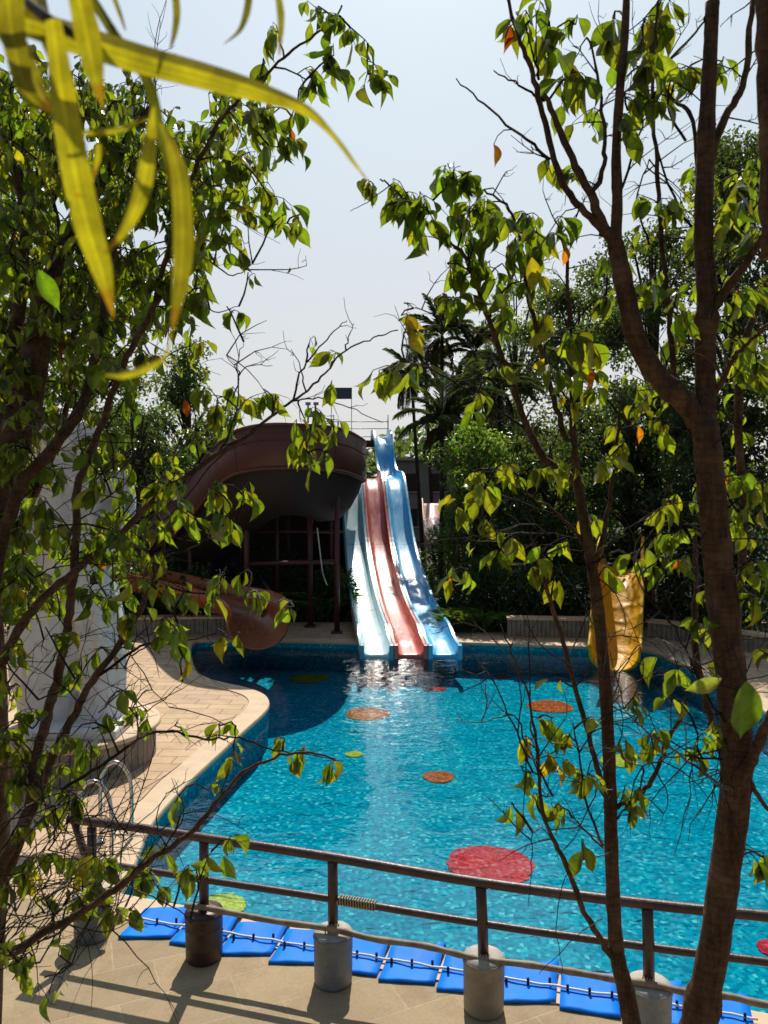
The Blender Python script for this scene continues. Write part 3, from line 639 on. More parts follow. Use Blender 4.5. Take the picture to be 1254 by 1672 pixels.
# ------------------------------------------------------------------ pool ladder
M_ss = painted('brushed_stainless', (.55, .53, .50), .25, .08, 12, metal=1.0, bump=.05)
ld = empty('pool_ladder', (*G(190, 1375)[:2], 0), 'stainless steel pool ladder with curved grab rails at the left pool edge', 'pool ladder')
for (pa, pb, yb) in ((165, 215, 1372), (128, 182, 1412)):
    a = G(pb, yb); bq = G(pa, yb+4); top = .88
    dirv = (a-bq); L = np.linalg.norm(dirv); dv = dirv/L
    pts = [bq+np.array([0, 0, .0]), bq+np.array([0, 0, .6]), bq+dv*L*.12+np.array([0, 0, .8]), bq+dv*L*.45+np.array([0, 0, top]), bq+dv*L*.8+np.array([0, 0, .80]), a+np.array([0, 0, .58]), a+np.array([0, 0, 0]), a+np.array([0, 0, -.9])]
    m = MB(); m.tube(smooth_path(pts, 6), .021, 12); gr = m.build('grab_rail', M_ss, ld)
    m = MB(); m.lathe([(.05, .0), (.05, .012), (.024, .02)], tuple(bq+np.array([0, 0, .02])), 16); m.build('base_flange', M_ss, gr)

# ------------------------------------------------------------------ buildings and distant bits
bw = empty('building', P(720, 800, 60), 'pale grey rendered building half hidden behind the palms', 'building')
M_wall = painted('pale_render', (.24, .225, .20), .85, .12, 1, (.3, .28, .25), .5)
c = P(735, 800, 60); m = MB(); m.box((c[0], c[1], 3.0), (9, 6, 6)); m.build('wall', M_wall, bw)
m = MB(); m.box((c[0], c[1], 6.12), (9.6, 6.6, .2)); m.build('roof_slab', M_conc, bw)
for dx in (-3.2, -1.1, 1.1, 3.2):
    for z in (1.8, 4.4):
        m = MB(); m.box((c[0]+dx, c[1]-3.0, z), (1.1, .08, 1.3)); f_ = m.build('window', M_dark, bw)
        m = MB(); m.box((c[0]+dx, c[1]-3.06, z-.72), (1.3, .16, .08)); m.build('sill', M_conc, f_)
pk = empty('pink_slide', P(708, 885, 34), 'small pale pink slide chute glimpsed between the palms and the shrubs', 'slide')
M_pink = painted('faded_pink_fibreglass', (.72, .42, .38), .4, .1, 3)
pp = smooth_path([P(704, 822, 36), P(706, 845, 34.5), P(708, 865, 33), P(712, 888, 31)], 5)
m = MB(); m.loft([[p_+np.array([x, 0, z]) for x, z in ((-.4, .25), (-.35, 0), (.35, 0), (.4, .25), (.44, .25), (.38, -.05), (-.38, -.05), (-.44, .25))] for p_ in pp]); m.build('chute', M_pink, pk)
for x in (-.3, .3): m = MB(); m.tube([(pp[4][0]+x, pp[4][1], 0), (pp[4][0]+x, pp[4][1], pp[4][2])], .05, 8); m.build('leg', M_pipe, pk)
bn = empty('blue_bench', (*G(812, 905)[:2]*0+P(812, 880, 30)[:2], 0), 'blue slatted metal bench among the shrubs on the right of the palms', 'bench')
M_bb = painted('light_blue_metal', (.12, .38, .62), .4, .1, 5); bc = P(812, 872, 30)
for z, dy in ((0, 0),): 
    m = MB()
    for i in range(6): m.box((bc[0], bc[1]-.2+i*.09, bc[2]-.2), (1.7, .06, .03))
    m.build('seat', M_bb, bn); m = MB()
    for i in range(12): m.box((bc[0]-.8+i*.145, bc[1]+.35, bc[2]+.12), (.05, .03, .55))
    m.box((bc[0], bc[1]+.35, bc[2]+.42), (1.7, .05, .06)); m.build('backrest', M_bb, bn)
    for x in (-.75, .75): m = MB(); m.box((bc[0]+x, bc[1]+.05, (bc[2]-.22)/2), (.06, .5, bc[2]-.22)); m.build('leg', M_bb, bn)

# ------------------------------------------------------------------ leaf batches
def template(kind, fold=.18, curl=.6, k=0):
    if kind == 'ficus':
        ts = np.array([0, .05, .13, .24, .36, .48, .60, .71, .80, .88, .94, 1.0]); ws = np.array([.03, .22, .48, .76, .94, 1.0, .93, .70, .42, .18, .07, .01])*.5
    elif kind == 'blade':
        ts = np.linspace(0, 1, 14); ws = np.array([.5, .8, .95, 1, 1, .98, .94, .88, .8, .7, .57, .4, .2, .01])*.5
    else:
        ts = np.array([0, .35, .7, 1.]); ws = np.array([.1, 1, .75, .02])*.5
    # centre line bending downward (local: x = along, y = side, z = up)
    ang = -curl*ts**1.3; dx = np.diff(ts); cxs = np.concatenate([[0], np.cumsum(dx*np.cos((ang[1:]+ang[:-1])/2))]); czs = np.concatenate([[0], np.cumsum(dx*np.sin((ang[1:]+ang[:-1])/2))])
    V = []; F = []
    for i in range(len(ts)):
        wav = .014*math.sin(i*1.1+k)
        V += [(cxs[i], -ws[i], czs[i]+fold*ws[i]+wav*ws[i]*4), (cxs[i], 0, czs[i]), (cxs[i], ws[i], czs[i]+fold*ws[i]-wav*ws[i]*4)]
    for i in range(len(ts)-1):
        a = i*3; F += [(a, a+3, a+4, a+1), (a+1, a+4, a+5, a+2)]
    return np.array(V), F
def batch(m, tmpl, pos, dirs, nrm, L, W, tint, smooth=True):
    V, F = tmpl; N = len(pos)
    if N == 0: return
    d = dirs/np.linalg.norm(dirs, axis=1)[:, None]; s_ = np.cross(nrm, d); s_ /= np.linalg.norm(s_, axis=1)[:, None]+1e-9; u = np.cross(d, s_)
    X = V[None, :, 0, None]*L[:, None, None]*d[:, None, :]+V[None, :, 1, None]*W[:, None, None]*s_[:, None, :]+V[None, :, 2, None]*L[:, None, None]*u[:, None, :]
    X += pos[:, None, :]; k = len(V); base = m.n
    m.v.append(X.reshape(-1, 3)); f = np.array(F)
    allf = (f[None]+(np.arange(N)*k)[:, None, None]+base).reshape(-1, f.shape[1])
    m.f.extend(map(tuple, allf.tolist())); m.sm.extend([smooth]*len(allf)); m.n += N*k; m.hasc = True
    C = np.repeat(np.c_[tint, np.ones(N)], k, axis=0)
    if k == 36:      # broad leaves: paler midrib, some with browned tips
        C = C.reshape(N, 12, 3, 4); C[:, :, 1, :3] *= 1.35; C[:, :, (0, 2), :3] *= .86
        br = rng.random(N) < .10; C[br, 9:, :, :3] = np.array([1.3, .6, .7]); C = C.reshape(-1, 4)
    m.c.append(C)
FT = [template('ficus', f, c, k) for k, (f, c) in enumerate(((.25, .35), (.3, .75), (.45, 1.15), (.15, .15), (.7, .6)))]
BT = [template('simple', .25, .5), template('simple', .1, .15)]
def tints(N, base=(1, 1, 1), var=.38, yellow=0.03, orange=.004):
    t = np.array(base)[None]*(1+rng.uniform(-var, var, (N, 1)))*np.array([1, 1, 1])[None]
    t[:, 0] *= 1+rng.uniform(-.2, .25, N)
    r = rng.random(N); y = r < yellow; t[y] = np.array([1.9, 1.25, .8])*rng.uniform(.8, 1.1, (y.sum(), 1)); o = r > 1-orange; t[o] = np.array([2.4, .55, .6])
    return t

# ------------------------------------------------------------------ foreground trees
class Tree:
    def __init__(s, label, base, cat='tree'):
        s.root = empty('ficus_tree', base, label, cat); s.limb = MB(); s.twig = MB(); s.trunk = MB(); s.leaf = MB(); s.pale = MB(); s.att = []; s.L = [[] for _ in FT]
    def stem(s, pts, D, w, trunk=False, mat=None, amp=.004):
        # pts in picture px, D scalar or (D0,D1), w px widths (start,end)
        n = len(pts); Ds = np.linspace(D[0], D[1], n) if np.ndim(D) else np.full(n, D)
        p = smooth_path([P(x, y, d) for (x, y), d in zip(pts, Ds)], 6); k = len(p)
        ws = np.interp(np.linspace(0, 1, k), np.linspace(0, 1, len(w)), w); dd = np.interp(np.linspace(0, 1, k), np.linspace(0, 1, n), Ds)
        r = ws/2/FPX*dd*(1+(.02 if trunk else .06)*np.sin(np.arange(k)*1.3+rng.uniform(0, 6)))
        if trunk:
            for _k in range(max(2, k//9)): r *= 1+rng.uniform(.05, .13)*np.exp(-((np.arange(k)-rng.uniform(0, k))/.9)**2)
        if not trunk: p += rng.normal(0, amp*.5, p.shape)
        (s.trunk if trunk else s.limb).tube(p, r, 14 if trunk else 8, rough=.05 if trunk else .03)
        for q in p[::2]: s.att.append(q)
        return p
    def leaves(s, pos, direction, size, k=None, tint=None):
        k = rng.integers(0, len(FT)) if k is None else k
        s.L[k].append((pos, direction, size, tint))
    def twigpath(s, a, b, r0=.0022, r1=.0009, sag=.12, wig=.07):
        d = b-a; L = np.linalg.norm(d); n = max(4, int(L/.035)); t = np.linspace(0, 1, n)[:, None]
        bow = rng.normal(0, 1, 3)*L*wig; p = a+d*t+bow*(np.sin(t*math.pi))+np.array([0, 0, 1])*L*sag*np.sin(t*math.pi)
        p[1:-1] += rng.normal(0, .0025, (n-2, 3)); s.twig.tube(p, np.linspace(r0, r1, n), 5, cap=False); return p
    def cluster(s, px, py, r, n, D, size=.062, tint=(1, 1, 1), depth=None, bare=0):
        c = P(px, py, D+rng.uniform(-.12, .12)); A_ = np.array(s.att); k = int(np.argmin(np.linalg.norm(A_-c-np.array([0, 0, -.05]), axis=1))); a = A_[k]
        R_ = r/FPX*D
        main = s.twigpath(a, c, .0034, .0018)
        for q in main[1:]: s.att.append(q)
        nt = max(1, int(math.ceil(n/5)))
        for j in range(nt):
            st_ = main[rng.integers(len(main)//2, len(main))]; v = rng.normal(0, 1, 3); v /= np.linalg.norm(v); v[2] = v[2]*.9-.05
            e_ = c+v*R_*np.array([1, 1.1, 1])*rng.uniform(.55, 1.05); tp = s.twigpath(st_, e_, .0018, .0008, .15, .1)
            if j % 3 == 0: s.att.append(tp[len(tp)//2])
            kk = 5 if j < nt-1 else max(1, n-5*(nt-1))
            if bare: kk = 1
            for i in range(kk):
                u = .25+.75*(i+.5)/kk+rng.uniform(-.05, .05); q = tp[min(len(tp)-1, int(u*len(tp)))]
                az = rng.uniform(0, 2*math.pi); dv = np.array([math.cos(az)*.7, math.sin(az)*.7, -rng.uniform(.5, 2.4)]); dv /= np.linalg.norm(dv)
                fwd = (e_-st_)/(np.linalg.norm(e_-st_)+1e-6); dv = dv+fwd*.35; dv /= np.linalg.norm(dv)
                sz = size*1.2*rng.uniform(.5, 1.25)
                pe = q+dv*sz*.14+np.array([0, 0, .002]); s.twig.tube([q, pe], [.0009, .0007], 4, cap=False)
                s.leaves(pe, dv, sz, None, tint)
    def bare(s, pts, D, w=(4, 1.2), side=True):
        p = smooth_path([P(x, y, D) for x, y in pts], 5); p[1:-1] += rng.normal(0, .002, p[1:-1].shape)
        r = np.linspace(w[0], w[1], len(p))/2/FPX*D; s.twig.tube(p, r, 5, cap=False)
        for q in p: s.att.append(q)
        if side:
            for j in range(len(p)//4):
                i = rng.integers(1, len(p)-1); d = p[min(i+1, len(p)-1)]-p[i-1]; d /= np.linalg.norm(d); v = rng.normal(0, 1, 3); v[1] *= .4; v = v/np.linalg.norm(v)*.9+d; s.twigpath(p[i], p[i]+v*rng.uniform(.02, .07), .0012, .0006, 0, .08)
        return p
    def scrub(s, x0, x1, y0, y1, k, D0, D1, L=110, up=.4):
        A_ = np.array(s.att)
        for _ in range(k):
            D = rng.uniform(D0, D1); c = P(rng.uniform(x0, x1), rng.uniform(y0, y1), D); a = A_[int(np.argmin(np.linalg.norm(A_-c, axis=1)))]
            v = rng.normal(0, 1, 3); v[1] *= .5; v[2] += up; v /= np.linalg.norm(v); ln = L/FPX*D*rng.uniform(.5, 1.5); old = s.twig
            p = s.twigpath(a, a+(c-a)*.5+v*ln, .0022, .0007, .05, .10)
            for j in range(3):
                i = rng.integers(1, len(p)-1); w_ = rng.normal(0, 1, 3); w_[1] *= .5; w_ = w_/np.linalg.norm(w_)+v*.8; s.twigpath(p[i], p[i]+w_*ln*rng.uniform(.15, .35), .0011, .0005, 0, .08)
            s.twig = old
    def single(s, px, py, D, size, ang, tint=(1, 1, 1), k=0, face=0.0):   # ang: picture angle of the leaf axis, 0 = right, 90 = down
        dv = np.array([math.cos(R(ang)), .15, -math.sin(R(ang))]); dv /= np.linalg.norm(dv)
        s.L[k].append((P(px, py, D), dv, size, ('flat', tint)))
        A_ = np.array(s.att); c = P(px, py, D); a = A_[int(np.argmin(np.linalg.norm(A_-c, axis=1)))]; s.twigpath(a, c, .0018, .0011)
    def done(s, wr=.42):
        for k, T in enumerate(FT):
            if not s.L[k]: continue
            pos = np.array([a[0] for a in s.L[k]]); d = np.array([a[1] for a in s.L[k]]); sz = np.array([a[2] for a in s.L[k]]); N = len(pos)
            nr = rng.normal(0, 1, (N, 3)); nr[:, 2] += 1.1; nr[:, 1] -= .5
            tn = tints(N); wm = np.ones(N)
            for i, a in enumerate(s.L[k]):
                if a[3] is None: continue
                if isinstance(a[3][0], str): nr[i] = (.2, -1, .3); wm[i] = 1.5 if k == 3 else 1.0; tn[i] = np.array(a[3][1])
                else: tn[i] *= np.array(a[3])
            nr = nr-d*(nr*d).sum(1)[:, None]
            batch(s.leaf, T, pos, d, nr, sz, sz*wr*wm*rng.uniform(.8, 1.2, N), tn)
        if s.trunk.n: s.trunk.build('trunk', M_bark, s.root)
        if s.limb.n: s.limb.build('limbs', M_bark if s.trunk.n else M_twig, s.root)
        if s.twig.n: s.twig.build('twigs', M_twig, s.root)
        if s.leaf.n: s.leaf.build('foliage', M_leaf, s.root)

# ---- left tree
T = Tree('many stemmed fig tree with dense glossy leaves in front of the white statue', tuple(P(-60, 1672, 2.5)*np.array([1, 1, 0])))
base = P(-60, 1700, 2.5)
T.stem([(-40, 1700), (-20, 1300), (-30, 950), (0, 780), (35, 690), (52, 610), (68, 520), (95, 430), (140, 345), (190, 255), (255, 165)], (2.6, 2.8), (74, 66, 54, 40, 20, 10), True)
T.stem([(-20, 1250), (-20, 1000), (24, 815), (80, 739), (131, 671), (151, 600), (168, 531), (172, 470), (195, 380), (230, 290)], (2.4, 2.5), (28, 22, 17, 12, 6))
T.stem([(-30, 1560), (0, 1455), (12, 1423), (44, 1331), (60, 1238), (80, 1159), (94, 1107), (108, 1039), (118, 960), (124, 880), (126, 803), (147, 739), (179, 655), (207, 583), (247, 508), (272, 420), (300, 330), (340, 230), (390, 160), (430, 125), (480, 80), (530, 45), (560, 10)], (2.35, 2.3), (22, 18, 15, 13, 11, 8, 5, 3))
T.stem([(-40, 1170), (0, 1087), (30, 1030), (60, 987), (120, 935), (191, 876), (255, 812), (310, 775), (359, 739), (399, 715), (430, 691), (478, 655), (525, 616), (565, 572), (610, 552), (650, 538)], (2.3, 2.2), (20, 15, 11, 8, 5, 3, 2))
T.stem([(-20, 1470), (10, 1400), (50, 1330), (80, 1250), (120, 1170), (151, 1111), (199, 1047), (239, 975), (263, 912), (265, 860), (240, 810)], (2.25, 2.35), (20, 15, 12, 8, 4))
T.stem([(-40, 1590), (0, 1567), (72, 1523), (131, 1491), (199, 1443), (255, 1399), (311, 1359), (359, 1304), (399, 1260), (440, 1240), (500, 1228), (545, 1240)], (2.1, 2.1), (16, 14, 11, 8, 5, 3))
T.stem([(-30, 980), (20, 880), (60, 800), (100, 700), (120, 560), (110, 430), (80, 300), (60, 200)], (2.9, 2.9), (18, 12, 8, 4))
T.stem([(-30, 700), (20, 560), (40, 420), (30, 300), (0, 200)], (2.7, 2.9), (26, 18, 10))
T.bare([(151, 1111), (207, 1071), (235, 1053), (279, 1051), (351, 1035)], 2.3, (6, 2))
T.bare([(100, 1290), (180, 1240), (255, 1195), (335, 1207), (383, 1203), (438, 1222), (500, 1232), (560, 1243)], 2.2, (6, 1.5))
T.bare([(263, 912), (300, 900), (340, 880), (385, 858)], 2.3, (4, 1.2)); T.bare([(255, 955), (330, 970), (400, 975), (455, 983)], 2.25, (4, 1.5))
T.bare([(478, 655), (520, 650), (570, 665), (625, 690)], 2.2, (3, 1.2)); T.bare([(478, 655), (490, 610), (520, 570), (550, 535), (566, 523)], 2.2, (4, 1.2)); T.bare([(500, 640), (490, 600), (475, 570)], 2.2, (3, 1.)); T.bare([(565, 572), (570, 550), (578, 528)], 2.2, (3, 1))
T.bare([(359, 739), (380, 690), (390, 620), (370, 580)], 2.25, (4, 1)); T.bare([(380, 650), (400, 600), (445, 597)], 2.25, (3, 1)); T.bare([(390, 620), (388, 590), (398, 558)], 2.25, (3, 1))
T.bare([(255, 455), (300, 480), (350, 510), (390, 500)], 2.3, (4, 1.2)); T.bare([(272, 420), (330, 420), (380, 450), (412, 430)], 2.3, (4, 1.2))
T.bare([(150, 1190), (220, 1170), (270, 1140), (298, 1112)], 2.3, (3, 1)); T.bare([(199, 1443), (250, 1380), (225, 1345)], 2.1, (3, 1)); T.bare([(255, 1399), (300, 1330), (280, 1270)], 2.1, (3, 1))
T.bare([(100, 1510), (170, 1520), (230, 1500)], 2.1, (2.5, 1)); T.bare([(199, 1443), (260, 1470), (310, 1500), (350, 1545)], 2.1, (3, 1))
for _ in range(34):
    x0, y0 = rng.uniform(-20, 130), rng.uniform(1380, 1600); T.bare([(x0, y0), (x0+rng.uniform(20, 60), y0-rng.uniform(10, 70)), (x0+rng.uniform(80, 170), y0-rng.uniform(20, 130))], rng.uniform(2.0, 2.5), (3, .9), True)
for _ in range(22):
    x0, y0 = rng.uniform(0, 230), rng.uniform(700, 1200); T.bare([(x0, y0), (x0+rng.uniform(20, 50), y0-rng.uniform(20, 70)), (x0+rng.uniform(50, 110), y0-rng.uniform(20, 130))], rng.uniform(2.1, 2.6), (3, .9), True)
T.scrub(0, 260, 650, 1250, 60, 2.1, 2.7, 110); T.scrub(0, 220, 1250, 1600, 70, 2.0, 2.5, 130); T.scrub(100, 420, 100, 620, 50, 2.2, 2.8, 90); T.scrub(150, 420, 700, 1400, 30, 2.1, 2.4, 90)
# hand-placed outer sprays (px, py, radius, leaves)
for c in [(430, 95, 34, 9), (455, 55, 30, 7), (500, 130, 35, 10), (545, 90, 38, 11), (590, 60, 40, 12), (600, 120, 35, 10), (560, 30, 35, 9), (520, 10, 35, 8), (640, 125, 18, 2), (480, 195, 28, 6), (440, 190, 36, 13), (455, 240, 40, 14), (395, 190, 45, 18), (400, 270, 45, 18), (440, 320, 42, 15), (465, 350, 26, 6), (490, 350, 14, 2), (375, 330, 45, 16), (350, 395, 38, 10), (385, 405, 18, 4), (405, 445, 14, 2), (330, 470, 40, 10), (370, 500, 26, 5), (300, 505, 40, 11), (320, 440, 35, 8),
          (505, 560, 18, 2), (545, 585, 20, 4), (540, 628, 14, 2), (450, 645, 16, 2), (400, 655, 45, 16), (355, 650, 40, 14), (430, 635, 18, 4), (500, 690, 26, 6), (530, 680, 28, 8), (545, 705, 20, 4), (500, 740, 26, 8), (480, 715, 18, 4), (535, 740, 16, 3), (320, 720, 20, 3), (330, 715, 25, 4), (395, 790, 30, 9), (370, 810, 32, 10), (340, 800, 35, 10), (380, 845, 30, 9), (300, 830, 40, 12), (345, 860, 25, 6),
          (370, 925, 28, 7), (405, 930, 20, 4), (420, 965, 20, 4), (405, 968, 16, 3), (480, 990, 24, 6), (300, 965, 28, 6), (350, 960, 22, 4), (265, 1010, 30, 8), (290, 1030, 18, 4), (370, 1040, 18, 4), (395, 1035, 16, 2), (300, 1070, 14, 2), (275, 1045, 18, 4), (240, 900, 28, 6), (360, 1180, 18, 2), (385, 1185, 16, 3), (380, 1220, 18, 3), (465, 1205, 24, 5), (495, 1225, 28, 7), (545, 1240, 24, 6), (200, 1130, 20, 3), (210, 1155, 28, 7), (240, 1165, 22, 4), (285, 1185, 14, 1), (170, 1180, 24, 5), (145, 1210, 26, 5),
          (300, 1310, 28, 4), (340, 1290, 22, 3), (385, 1240, 20, 3), (345, 1390, 25, 4), (375, 1370, 26, 5), (275, 1385, 30, 7), (240, 1430, 30, 8), (265, 1460, 22, 4), (205, 1480, 24, 5), (210, 1425, 25, 5), (320, 1420, 22, 3), (295, 1425, 22, 4), (160, 1410, 40, 12), (110, 1480, 35, 8), (60, 1550, 25, 4), (95, 1560, 22, 4), (20, 1600, 25, 4), (80, 1620, 12, 2), (50, 1400, 35, 8), (30, 1340, 30, 6), (110, 1300, 35, 8), (60, 1240, 35, 9), (20, 1200, 35, 8)]:
    T.cluster(c[0], c[1], c[2], int(c[3]*1.15), 2.25, .058)
# inner mass, sampled in regions with varying density
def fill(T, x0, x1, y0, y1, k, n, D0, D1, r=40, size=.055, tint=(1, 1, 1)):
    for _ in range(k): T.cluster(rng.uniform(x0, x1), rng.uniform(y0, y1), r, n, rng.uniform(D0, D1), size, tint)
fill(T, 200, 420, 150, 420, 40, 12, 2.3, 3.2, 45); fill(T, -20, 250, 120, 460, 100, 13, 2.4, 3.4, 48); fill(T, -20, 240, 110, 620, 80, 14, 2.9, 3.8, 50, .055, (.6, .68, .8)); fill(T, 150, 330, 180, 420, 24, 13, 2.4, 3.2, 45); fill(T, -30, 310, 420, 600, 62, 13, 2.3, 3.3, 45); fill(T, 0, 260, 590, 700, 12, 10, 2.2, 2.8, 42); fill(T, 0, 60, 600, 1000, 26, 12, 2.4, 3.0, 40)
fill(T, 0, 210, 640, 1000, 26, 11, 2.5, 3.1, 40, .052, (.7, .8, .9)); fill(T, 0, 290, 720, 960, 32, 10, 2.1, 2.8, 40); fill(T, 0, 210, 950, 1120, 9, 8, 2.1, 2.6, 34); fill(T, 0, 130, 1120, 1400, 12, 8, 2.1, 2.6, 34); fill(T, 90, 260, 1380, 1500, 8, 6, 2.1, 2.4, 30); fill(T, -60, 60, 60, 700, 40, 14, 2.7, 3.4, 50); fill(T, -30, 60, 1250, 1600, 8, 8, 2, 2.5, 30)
T.single(302, 652, 2.2, .055, 85, (2.6, .42, .4), 0); T.single(62, 440, 1.7, .10, 65, (.75, 1.0, .6), 0); T.single(480, 690, 2.0, .075, 80, (1, 1, 1), 0)
T.done()

# ---- right thick trunk tree
T = Tree('thick brown trunk tree forking high on the right edge in front of the pool', tuple(P(1140, 1672, 2.1)*np.array([1, 1, 0])))
T.stem([(1090, 1900), (1122, 1740), (1142, 1660), (1165, 1550), (1184, 1420), (1200, 1300), (1203, 1210), (1192, 1090), (1176, 950), (1166, 850), (1158, 760), (1150, 690)], (2.05, 2.0), (54, 52, 50, 49, 49, 48, 47, 45, 42), True)
T.stem([(1152, 705), (1152, 640), (1152, 560), (1155, 480), (1149, 400), (1150, 300), (1155, 180), (1160, 80), (1163, 4)], (2.0, 2.0), (36, 33, 33, 32, 30, 28, 25, 22, 22), True)
T.stem([(1150, 700), (1115, 655), (1075, 615), (1040, 555), (1022, 480), (1005, 400), (990, 375)], (2.0, 1.98), (34, 36, 34, 32, 30, 26, 20), True)
T.stem([(1004, 400), (1008, 330), (1006, 250), (1012, 150), (1020, 60), (1024, -30)], (1.98, 1.95), (20, 16, 14, 13, 11), True)
T.stem([(995, 385), (950, 340), (915, 290), (890, 200), (868, 120), (848, 60), (826, -10)], (1.98, 2.0), (14, 11, 10, 9, 7, 5))
T.stem([(990, 385), (970, 330), (940, 270), (905, 190), (888, 155)], (1.98, 1.95), (18, 15, 13, 10, 8)); T.stem([(965, 320), (985, 270), (985, 200), (975, 120), (960, 60)], (1.97, 2.0), (10, 7, 5, 3))
T.stem([(1150, 400), (1130, 200), (1095, 160), (1060, 100)], (2.0, 2.2), (8, 6, 4)); T.stem([(1150, 290), (1185, 190), (1215, 130), (1228, 0)], (2.0, 2.0), (14, 12, 9)); T.stem([(1155, 520), (1210, 440), (1254, 380), (1290, 350)], (2.0, 1.8), (18, 12, 10))
T.stem([(1080, -20), (1068, 60), (1066, 180), (1075, 300), (1082, 420), (1095, 540), (1106, 640), (1130, 700)], (2.1, 2.05), (4, 6, 8, 10, 13)); T.stem([(1160, 660), (1190, 600), (1220, 560), (1254, 530)], (2.0, 1.9), (10, 5))
T.stem([(1254+20, 420), (1215, 560), (1206, 700), (1215, 850), (1206, 1000), (1215, 1110)], (2.4, 2.4), (10, 14, 14, 10)); T.stem([(1250, -40), (1252, 100), (1258, 260), (1260, 420)], (1.6, 1.6), (30, 34, 36))
T.stem([(1200, 1280), (1228, 1240), (1250, 1190), (1290, 1120)], (2.0, 1.9), (24, 18, 20)); T.stem([(1220, 1270), (1245, 1310), (1290, 1360)], (2.0, 2.0), (9, 6))
T.bare([(890, 165), (850, 140), (806, 115)], 2.0, (5, 2)); T.bare([(897, 260), (850, 220), (790, 170), (745, 128)], 2.0, (6, 2), False); T.bare([(880, 130), (870, 90), (860, 50)], 2.0, (5, 2)); T.bare([(1025, 180), (1070, 120), (1130, 60), (1155, 22)], 2.0, (6, 3))
T.bare([(1130, 370), (1100, 320), (1060, 190), (1050, 60)], 2.1, (5, 2)); T.bare([(1010, 320), (1045, 220), (1065, 170)], 2.0, (5, 2)); T.bare([(1120, 230), (1090, 170), (1100, 100)], 2.0, (5, 2)); T.bare([(1060, 400), (1040, 330), (1060, 260)], 2.1, (4, 2))
T.bare([(1160, 520), (1180, 460), (1230, 390)], 1.9, (4, 2)); T.bare([(1190, 1290), (1120, 1240), (1050, 1190), (1000, 1140)], 1.95, (5, 1.5)); T.bare([(1180, 1240), (1100, 1235), (1040, 1250), (1000, 1215)], 2.0, (4, 1)); T.bare([(1185, 1180), (1150, 1130), (1120, 1060), (1090, 1010), (1060, 980)], 2.0, (5, 1.5))
T.scrub(1000, 1254, 0, 700, 60, 2.0, 2.4, 90); T.scrub(1040, 1254, 700, 1350, 60, 1.9, 2.3, 110); T.scrub(850, 1000, 0, 330, 14, 2.0, 2.2, 60)
for c in [(880, 20, 40, 9, .07), (845, 35, 20, 3, .07), (900, 60, 35, 7, .075), (940, 40, 35, 6, .07), (940, 110, 40, 8, .07), (1000, 30, 30, 5, .075), (1050, 30, 40, 8, .075), (1060, 90, 38, 8, .075), (985, 90, 30, 6, .06), (960, 200, 26, 5, .055), (1020, 150, 30, 6, .06), (1100, 110, 32, 6, .065), (1070, 150, 25, 5, .06), (1130, 110, 30, 5, .06), (920, 140, 25, 5, .06), (1010, 200, 30, 4, .06), (900, 280, 24, 6, .05), (940, 290, 22, 5, .05), (1180, 100, 30, 5, .06), (1080, 0, 40, 6, .07),
          (1070, 330, 35, 9, .055), (1200, 330, 38, 12, .055), (1230, 380, 30, 9, .055), (1190, 480, 35, 9, .055), (1235, 470, 30, 8, .055), (1210, 560, 40, 12, .055), (1230, 620, 35, 10, .055), (1190, 620, 25, 6, .055), (1100, 500, 30, 7, .055), (1060, 460, 30, 6, .055), (1190, 760, 35, 9, .055), (1230, 800, 35, 10, .055), (1200, 850, 30, 7, .055), (1060, 870, 30, 7, .05), (1085, 820, 26, 5, .05), (1110, 870, 25, 6, .05), (1040, 900, 26, 6, .05), (1070, 920, 22, 6, .045), (1120, 920, 22, 4, .045), (1135, 900, 22, 3, .05), (1220, 920, 35, 8, .055), (1240, 980, 28, 6, .055), (1240, 1060, 22, 3, .055),
          (1150, 970, 20, 4, .05), (1145, 1010, 22, 5, .05), (1090, 1080, 26, 4, .075), (1030, 1150, 22, 6, .04), (1060, 1200, 30, 8, .05), (1010, 1215, 24, 5, .05), (1140, 1200, 26, 5, .05), (1170, 1175, 20, 3, .05), (1120, 1220, 30, 7, .05), (1045, 1290, 24, 4, .05), (1240, 1390, 26, 6, .055), (1210, 1390, 16, 2, .05), (1090, 1130, 20, 2, .06)]:
    T.cluster(c[0], c[1], c[2], int(c[3]*1.5), 2.05, c[4])
fill(T, 1150, 1270, 250, 700, 22, 9, 2.2, 3.0, 38, .055); fill(T, 1020, 1150, 380, 720, 14, 8, 2.2, 2.9, 36, .055); fill(T, 1150, 1270, 700, 1050, 12, 8, 2.2, 2.9, 34, .055)
T.single(1218, 1112, 1.15, .098, 88, (.62, .78, .8), 3); T.single(1178, 1108, 1.5, .078, 155, (1.5, 1.3, 3.5), 1); T.single(925, 402, 1.95, .05, 95, (3.0, .75, .6), 0); T.single(868, 420, 1.9, .085, 85, (2.0, 1.25, .8), 0); T.single(1042, 695, 1.95, .05, 80, (2.8, .75, .6), 0)
T.single(833, 42, 1.95, .065, 100, (1.5, .2, .4), 4); T.single(806, 236, 1.95, .055, 80, (.8, .25, .3), 4); T.single(905, 545, 1.9, .08, 160, (1.6, 1.1, .7), 1)
T.done()

